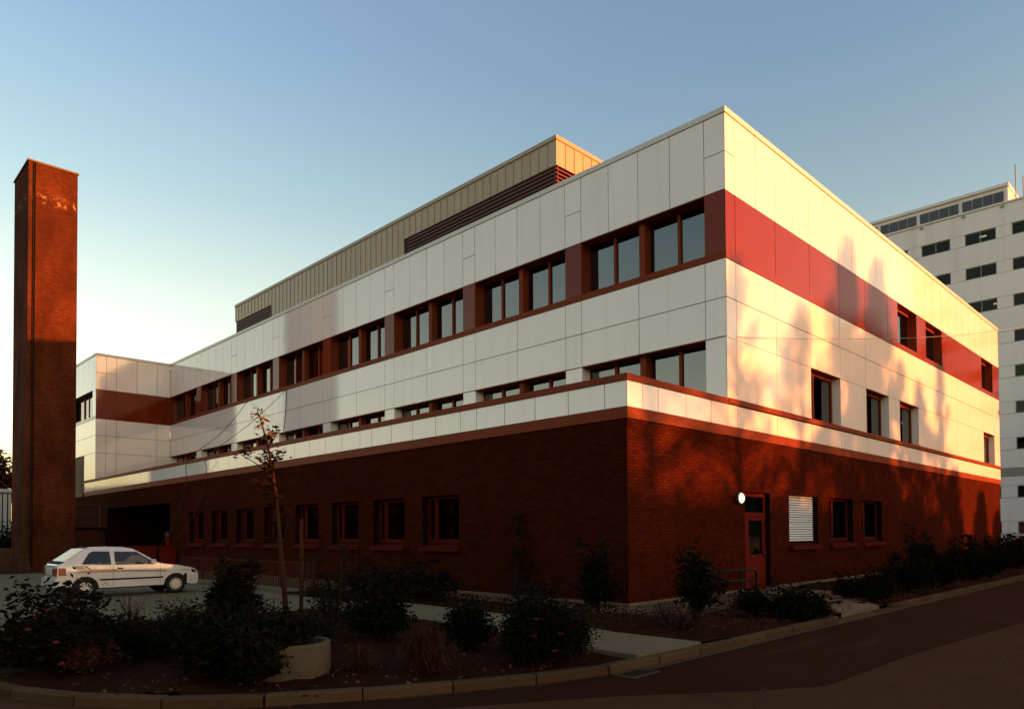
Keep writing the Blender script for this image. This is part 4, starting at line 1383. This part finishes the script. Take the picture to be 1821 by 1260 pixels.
SG = "shrubs in the kerbside bed"
shrub(-10.2, 0.95, 1.25, 0.90, "wide dark shrub with pink roses in the bottom left corner below the car's tail", leaf='leaf', seed=1, nst=40, per=42, size=0.05, flowers=4, fl='petalpink', group=SG)
shrub(-9.95, 0.45, 0.5, 0.30, "small reddish mound plant in front of the big corner shrub", leaf='leafred', seed=41, nst=26, per=40, size=0.025, spread=0.06, group=SG)
shrub(-9.85, 1.65, 0.5, 0.80, "tall narrow dark shrub hiding the car's rear wheel", leaf='leafbrown', seed=2, nst=24, per=34, size=0.05, flowers=2, fl='petalpink', group=SG)
grassy(-8.5, 4.05, 1.25, 0.85, "bare reddish twigs fanning up below the middle of the white car", 70, 'leafred', 3, name="bare_shrub", droop=0.05)
shrub(-9.0, 1.1, 1.3, 0.44, "low dark shrub below the bare twigs", leaf='leaf', seed=4, nst=30, per=36, size=0.045, group=SG)
shrub(-8.1, 2.7, 0.8, 0.42, "low leafy shrub in front of the yard to the right of the bare twigs", leaf='leaf2', seed=5, nst=18, per=26, size=0.04, group=SG)
shrub(-7.0, 3.45, 0.78, 1.10, "upright dark evergreen shrub just right of the car's front bumper", leaf='leaf', seed=6, nst=26, per=42, size=0.055, group=SG, spread=0.08)
shrub(-9.0, -0.95, 0.95, 0.62, "dense dark shrub spilling over the left rim of the pale ring planter", leaf='leaf', seed=7, nst=40, per=44, size=0.042, flowers=3, group=SG)
shrub(-8.42, -1.32, 0.5, 0.36, "dark shrub growing inside the pale ring planter", leaf='leaf', seed=8, nst=24, per=34, size=0.04, flowers=2, z0=0.34, group=SG)
shrub(-8.88, -1.72, 0.55, 0.50, "dark shrub on the kerb side of the pale ring planter", leaf='leaf', seed=28, nst=24, per=40, size=0.04, group=SG)
shrub(-7.6, 0.3, 1.3, 0.48, "spreading dark shrub behind the pale ring planter with a red bloom", leaf='leaf', seed=9, nst=26, per=34, size=0.045, flowers=3, group=SG)
shrub(-5.75, 2.2, 1.05, 1.25, "loose leggy shrub by the path just right of the sapling", leaf='leaf2', seed=10, nst=16, per=20, size=0.05, group=SG)
shrub(-6.1, 0.1, 0.8, 0.95, "dense dark evergreen shrub standing between the ring planter and the path", leaf='leaf', seed=11, nst=30, per=40, size=0.05, group=SG)
grassy(-7.25, -2.65, 0.95, 0.66, "drooping clump of russet grass in front of the dark path shrubs", 700, 'leafred', 12, droop=0.9)
grassy(-7.75, -2.0, 0.6, 0.42, "small tuft of russet grass left of the larger drooping clump", 220, 'leafred', 13, droop=0.9)
shrub(-5.9, -1.75, 0.55, 0.76, "narrow dark shrub right behind the russet grass clump", leaf='leaf', seed=14, nst=22, per=40, size=0.045, group=SG)
shrub(-6.0, -3.25, 1.0, 0.86, "large dark rose bush with red blooms at the kerb in the middle of the picture", kind='rose_bush', leaf='leaf', seed=15, nst=48, per=44, size=0.042, flowers=5, group=SG)
shrub(-5.4, -3.35, 0.35, 0.55, "ragged edge shrub leaning over the pale path from the big rose bush", leaf='leaf2', seed=29, nst=12, per=24, size=0.04, group=SG)
WG = "shrubs along the brick wall"
shrub(-0.35, 3.3, 0.8, 1.9, "thin tall dark shrub in front of the blank brick wall left of the corner", leaf='leaf', seed=16, nst=9, per=18, size=0.05, group=WG)
shrub(-0.75, 0.3, 0.85, 1.3, "dark shrub rising against the corner of the brick wall", leaf='leaf', seed=17, nst=20, per=36, size=0.05, group=WG)
shrub(-2.0, 4.7, 1.7, 0.85, "spreading dark shrub beyond the end of the picket fence", leaf='leaf', seed=18, nst=22, per=34, size=0.045, group=WG)
shrub(-2.2, 7.1, 1.4, 1.1, "bushy dark shrub at the near end of the picket fence", leaf='leaf', seed=19, nst=22, per=34, size=0.045, group=WG)
shrub(-2.0, -2.6, 0.9, 0.28, "low creeping shrub at the near corner of the path bed", leaf='leafbrown', seed=20, nst=18, per=18, size=0.035, group=WG)
shrub(0.45, -2.7, 0.5, 0.58, "small round shrub in front of the red door", leaf='leaf', seed=21, nst=20, per=34, size=0.04, group=WG)
shrub(0.5, -3.6, 1.15, 0.50, "low spreading shrub beside the kerb opening, in front of the red door", leaf='leaf', seed=22, nst=34, per=34, size=0.042, group=WG)
shrub(4.8, -2.85, 0.55, 0.46, "small dark shrub just right of the door path", leaf='leaf', seed=23, nst=16, per=34, size=0.04, group=WG)
shrub(4.5, -3.6, 0.7, 0.70, "dark shrub below the two black ground floor windows, nearest the path", leaf='leaf', seed=24, nst=26, per=36, size=0.045, group=WG)
shrub(7.6, -3.2, 1.1, 1.35, "large dark shrub below the right hand ground floor window", leaf='leaf', seed=25, nst=30, per=32, size=0.055, group=WG, spread=0.09)
shrub(9.8, -3.3, 1.4, 1.55, "tall spiky dark shrub right of the last ground floor window", leaf='leaf', seed=26, nst=34, per=30, size=0.055, group=WG, spread=0.08)
shrub(14.0, -3.2, 1.9, 1.35, "tall dark shrub in the middle of the bed under the sunlit brick", leaf='leaf', seed=27, nst=36, per=30, size=0.065, group=WG, spread=0.10)
shrub(18.0, -2.6, 2.2, 1.3, "broad dark shrub farther along the bed with pale blooms beside it", leaf='leaf', seed=30, nst=36, per=30, size=0.07, flowers=4, fl='petalpink', group=WG, spread=0.11)
shrub(23.5, -2.3, 2.4, 1.2, "dark shrub in front of the orange lit end of the brick wall", leaf='leaf', seed=31, nst=40, per=28, size=0.08, group=WG, spread=0.13)
shrub(29.0, -2.4, 3.0, 1.2, "low wide dark shrub at the far end of the bed", leaf='leaf', seed=32, nst=40, per=28, size=0.09, group=WG, spread=0.15)
shrub(-0.6, 62.0, 4.0, 2.6, "dark shrubs in front of the pale distant building at the left edge", leaf='leaf', seed=40, nst=40, per=26, size=0.14, spread=0.25)
shrub(36.0, -2.2, 4.5, 1.5, "dark hedge like shrub beyond the far corner of the building", leaf='leaf', seed=33, nst=50, per=30, size=0.10, group=WG, spread=0.2)

# loose ground cover: leaf litter and gravel on the beds
g = MB()
rr = random.Random(44)
for i in range(5200):
    x, y = rr.uniform(-11, 12), rr.uniform(-3.9, 5.0)
    if (-5.1 < x < -2.7) or (x > 0 and y > -0.1) or (x < -2.7 and y < -3.3 - 0.0 and x < -7.5):
        continue
    if x < -10.4 and y < 0.6 or (x < -9.3 and y < -1.9):
        continue
    z = 0.11 + rr.uniform(0, 0.02)
    s_ = rr.uniform(0.012, 0.045)
    a = rr.uniform(0, 6.28)
    dx, dy = math.cos(a) * s_, math.sin(a) * s_
    g.poly([(x - dx, y - dy, z), (x + dy * .6, y - dx * .6, z + rr.uniform(0, .03)), (x + dx, y + dy, z + rr.uniform(0, .03)), (x - dy * .6, y + dx * .6, z)])
o = g.obj("leaf_litter", 'litter')
o['kind'] = 'stuff'
g = MB()
for i in range(2600):
    if i < 1500:
        x, y = rr.uniform(-0.6, 5.0), rr.uniform(-1.7, -0.05)
    else:
        x, y = rr.uniform(-1.2, -0.05), rr.uniform(-1.5, 8)
    if x > 4.8:
        continue
    s_ = rr.uniform(0.012, 0.035)
    n = len(g.v)
    z = 0.10
    g.v += [(x - s_, y, z), (x, y - s_, z), (x + s_, y, z), (x, y + s_, z), (x + rr.uniform(-.3, .3) * s_, y, z + s_ * 1.1)]
    g.f += [(n, n + 1, n + 4), (n + 1, n + 2, n + 4), (n + 2, n + 3, n + 4), (n + 3, n, n + 4)]
o = g.obj("gravel", 'rubble')
o['kind'] = 'stuff'

# young tree with its stake
sp = thing("young_tree", "slim young tree with yellowing leaves at its tip, tied to a stake beside the yard", "tree", (-5.95, 3.65, 0.08))
rr = random.Random(71)
side = Vector((-rt.x, -rt.y, 0))               # lean seen to the left from the street
def trunkp(h):
    k = h / 4.05
    off = 0.05 * math.sin(k * 5) + 0.62 * k ** 2.2
    return Vector((side.x * off, side.y * off, h))
hs = [0.0, 0.4, 0.9, 1.4, 1.9, 2.4, 2.9, 3.4, 3.8, 4.05]
g = MB().tube([trunkp(h) for h in hs], [0.062, 0.055, 0.05, 0.045, 0.04, 0.032, 0.025, 0.018, 0.012, 0.006], 8)
g.obj("trunk", 'stake', sp, smooth=True)
br = MB()
lf, ly = MB(), MB()
for i in range(15):
    h = 1.5 + i * 0.15
    b = trunkp(h)
    a = rr.uniform(0, 6.28)
    l = rr.uniform(0.12, 0.42) * (1.25 - 0.25 * h / 4)
    e = b + Vector((math.cos(a) * l, math.sin(a) * l, rr.uniform(0.05, 0.35)))
    br.tube([b, (b + e) / 2 + Vector((0, 0, 0.04)), e], [0.014, 0.010, 0.004], 5, False)
    cs = [b.lerp(e, k) for k in (0.25, 0.5, 0.7, 0.85, 1.0)]
    leaves(ly if h > 3.4 else lf, cs, 6 if h > 3.1 else 8, 0.06, 0.05, rr)
e = trunkp(2.9) + side * 0.62 + Vector((0, 0, 0.28))
br.tube([trunkp(2.75), (trunkp(2.75) + e) / 2 + Vector((0, 0, 0.02)), e], [0.014, 0.01, 0.005], 5, False)
leaves(lf, [e, e - side * 0.12, e - side * 0.2], 16, 0.06, 0.055, rr)
leaves(ly, [trunkp(h) for h in (3.6, 3.75, 3.9, 4.02)], 12, 0.06, 0.05, rr)
br.obj("branch", 'bark', sp)
lf.obj("leaves", 'leafdark', sp)
ly.obj("leaves", 'leafyel', sp)
stk = thing("tree_stake", "straight wooden stake beside the young tree's trunk", "stake", (-5.75, 3.45, 0.05))
MB().tube([(0, 0, 0), (0, 0, 1.95)], 0.04, 8).obj("post", 'stake', stk)
MB().tube([(-0.30, 0.2, 1.5), (0.02, 0.0, 1.5)], 0.012, 5).obj("tie", 'black', stk)

# small dark tree with forked trunk near the corner
ft = thing("forked_bush", "small dark bushy tree on a forked trunk between the brick corner and the door", "tree", (-2.55, -3.35, 0.08))
rr = random.Random(90)
tr = MB()
lf = MB()
cs = []
for i in range(8):
    a = i * 0.8 + rr.uniform(-.3, .3)
    sp_ = rr.uniform(0.12, 0.42)
    p1 = Vector((math.cos(a) * 0.05, math.sin(a) * 0.05, rr.uniform(0.25, 0.4)))
    p2 = Vector((math.cos(a) * sp_, math.sin(a) * sp_, rr.uniform(0.8, 1.25)))
    tr.tube([(0, 0, -0.05), p1, (p1 + p2) / 2 + Vector((0, 0, 0.05)), p2], [0.035, 0.03, 0.018, 0.006], 6, False)
    cs += [p1.lerp(p2, k) for k in (0.45, 0.6, 0.75, 0.9, 1.0)]
leaves(lf, cs, 44, 0.11, 0.045, rr)
tr.obj("trunk", 'bark', ft)
lf.obj("crown", 'leaf', ft)

# ------------------------------------------------------------------ trees
def tree(x, y, hgt, crown_r, label, seed, leaf='leaf', nb=40, per=60, size=0.22, tr_h=0.3, spread=0.5, group=None, shape=1.0, gap=0.0, name="tree"):
    rr = random.Random(seed)
    t = thing(name, label, "tree", (x, y, -0.05), 0, group)
    tk = MB()
    lf = MB()
    tk.tube([(0, 0, 0), (0.1, 0.05, hgt * 0.3), (0.05, -0.1, hgt * 0.6), (0, 0, hgt * 0.93)], [hgt * 0.022, hgt * 0.017, hgt * 0.010, 0.02], 8)
    cs = []
    for i in range(nb):
        k = (i + rr.random()) / nb
        h0 = hgt * (tr_h + (0.92 - tr_h) * k)
        a = rr.uniform(0, 6.28)
        prof_ = math.sin(math.pi * min(1, 0.18 + 0.82 * k) ** shape)
        l = crown_r * max(0.12, prof_) * rr.uniform(0.55, 1.1)
        b = Vector((0, 0, h0 * 0.92))
        e = Vector((math.cos(a) * l, math.sin(a) * l, h0 + l * 0.25))
        tk.tube([b, (b + e) / 2 + Vector((0, 0, 0.1)), e], [hgt * 0.006, hgt * 0.004, 0.012], 4, False)
        if rr.random() < gap:
            continue
        for q_ in (0.45, 0.65, 0.82, 1.0):
            cs.append(b.lerp(e, q_))
    leaves(lf, cs, per, spread, size, rr)
    tk.obj("trunk", 'bark', t)
    lf.obj("crown", leaf, t)
    return t

tree(1.3, 88.0, 12.4, 3.2, "reddish brown tree at the left edge rising behind the pale distant building", 5, 'leafred', 46, 60, 0.2, 0.35, 0.4)
tree(57.0, 0.0, 3.4, 2.0, "small thin leaved tree at the right edge in front of the tall white block", 6, 'leaf2', 16, 20, 0.12, 0.3, 0.22, name="small_tree")

# the row of trees across the street that filters the low sun
def shade(x, z, t):
    """ground position and height of something t metres sunwards that shades facade point (x, 0, z)"""
    return (x + SUN.x * t, SUN.y * t, z + SUN.z * t)
SGp = "trees across the street"
k = 0
for (fx, fz, t, cr, gp, per, sp_, sz) in ((-8.2, 3.5, 33, 2.2, 0.0, 56, 0.30, 0.15), (-6.4, 3.2, 35, 2.0, 0.0, 56, 0.30, 0.15), (-9.0, 9.4, 33, 3.2, 0.30, 30, 0.40, 0.16), (-4.0, 9.0, 29, 2.8, 0.42, 24, 0.25, 0.13), (0.8, 9.0, 32, 2.9, 0.42, 22, 0.23, 0.13), (4.8, 9.4, 30, 3.0, 0.38, 22, 0.23, 0.13),  # first two added, dense, to keep the sun off the young tree
                                (8.6, 9.0, 34, 2.8, 0.32, 24, 0.25, 0.14), (12.4, 12.2, 33, 2.5, 0.05, 52, 0.34, 0.15), (15.2, 12.5, 31, 2.1, 0.05, 52, 0.32, 0.15), (17.4, 9.0, 33, 1.8, 0.35, 24, 0.25, 0.13),
                                (19.9, 8.2, 32, 2.1, 0.25, 32, 0.28, 0.14), (22.6, 10.4, 30, 1.7, 0.35, 26, 0.26, 0.14), (24.6, 4.6, 32, 1.3, 0.1, 40, 0.28, 0.13), (29.4, 3.4, 30, 1.3, 0.0, 56, 0.26, 0.13), (32.8, 2.4, 31, 1.2, 0.1, 40, 0.26, 0.13)):
    k += 1
    px_, py_, h = shade(fx, fz, t)
    tree(px_, py_, h + 0.4, cr, "broad leaved tree across the street that filters the low sun", 200 + k, 'leaf2', 56, per, sz, 0.22, sp_, SGp, 0.9, gp)
# tall trees farther along the street, mirrored in the glossy cladding
for k_, (x, y, h, cr) in enumerate(((44.5, -14.5, 19, 4.2), (49.5, -17.5, 23, 4.6), (54.5, -15.5, 22.5, 4.4), (60, -18, 24, 4.8), (66.5, -16.5, 23, 4.6), (74, -20, 25, 5.0), (53, -27, 22, 5.0))):
    tree(x, y, h, cr, "tall broad leaved tree farther along the street to the right", 300 + k_, 'leaf2', 60, 34, 0.34, 0.2, 0.7, "tall trees along the street", 0.9, 0.12)
# plain terraces added out of view to block low sun and low sky
def house(label, a, b, h, rows, wx, face, material='added_terrace'):
    t = thing("added_house", label, "house", (0, 0, 0))
    MB().box((a[0], a[1], -0.02), (b[0], b[1], h)).obj("wall", material, t)
    MB().box((a[0] - 0.3, a[1] - 0.3, h), (b[0] + 0.3, b[1] + 0.3, h + 0.25)).obj("roof", 'towergrey', t)
    wf = wp = None
    for z in rows:
        for q_ in wx:
            if wf is None:
                if face == 'y':
                    wf = MB().box((0, 0.001, 0), (1.3, 0.05, 1.4)).mesh("window", 'black')
                    wp = MB().box((0.1, 0.051, 0.1), (1.2, 0.06, 1.3)).mesh("pane", 'black')
                else:
                    wf = MB().box((0.001, 0, 0), (0.05, 1.3, 1.4)).mesh("window", 'cartrim')
                    wp = MB().box((0.051, 0.1, 0.1), (0.06, 1.2, 1.3)).mesh("pane", 'dark')
            o = link("window", wf, t, (a[0] + q_, b[1], z) if face == 'y' else (b[0], a[1] + q_, z))
            link("pane", wp, o)
    return t
a0, a1 = shade(-32, 0, 62), shade(22.5, 0, 62)
house("long low rendered terrace added out of view to keep sun off the ground", (a0[0], a0[1] - 8), (a1[0], a1[1]), 2.3 + SUN.z * 62, (1.0,), [2 + 3.2 * i for i in range(16)], 'y')
house("long dark brick terrace added out of view to block low sky in reflections", (-58, -70), (-48, 145), 9.0, (1.2, 4.4), [2 + 3.4 * i for i in range(62)], 'x', 'mortar')
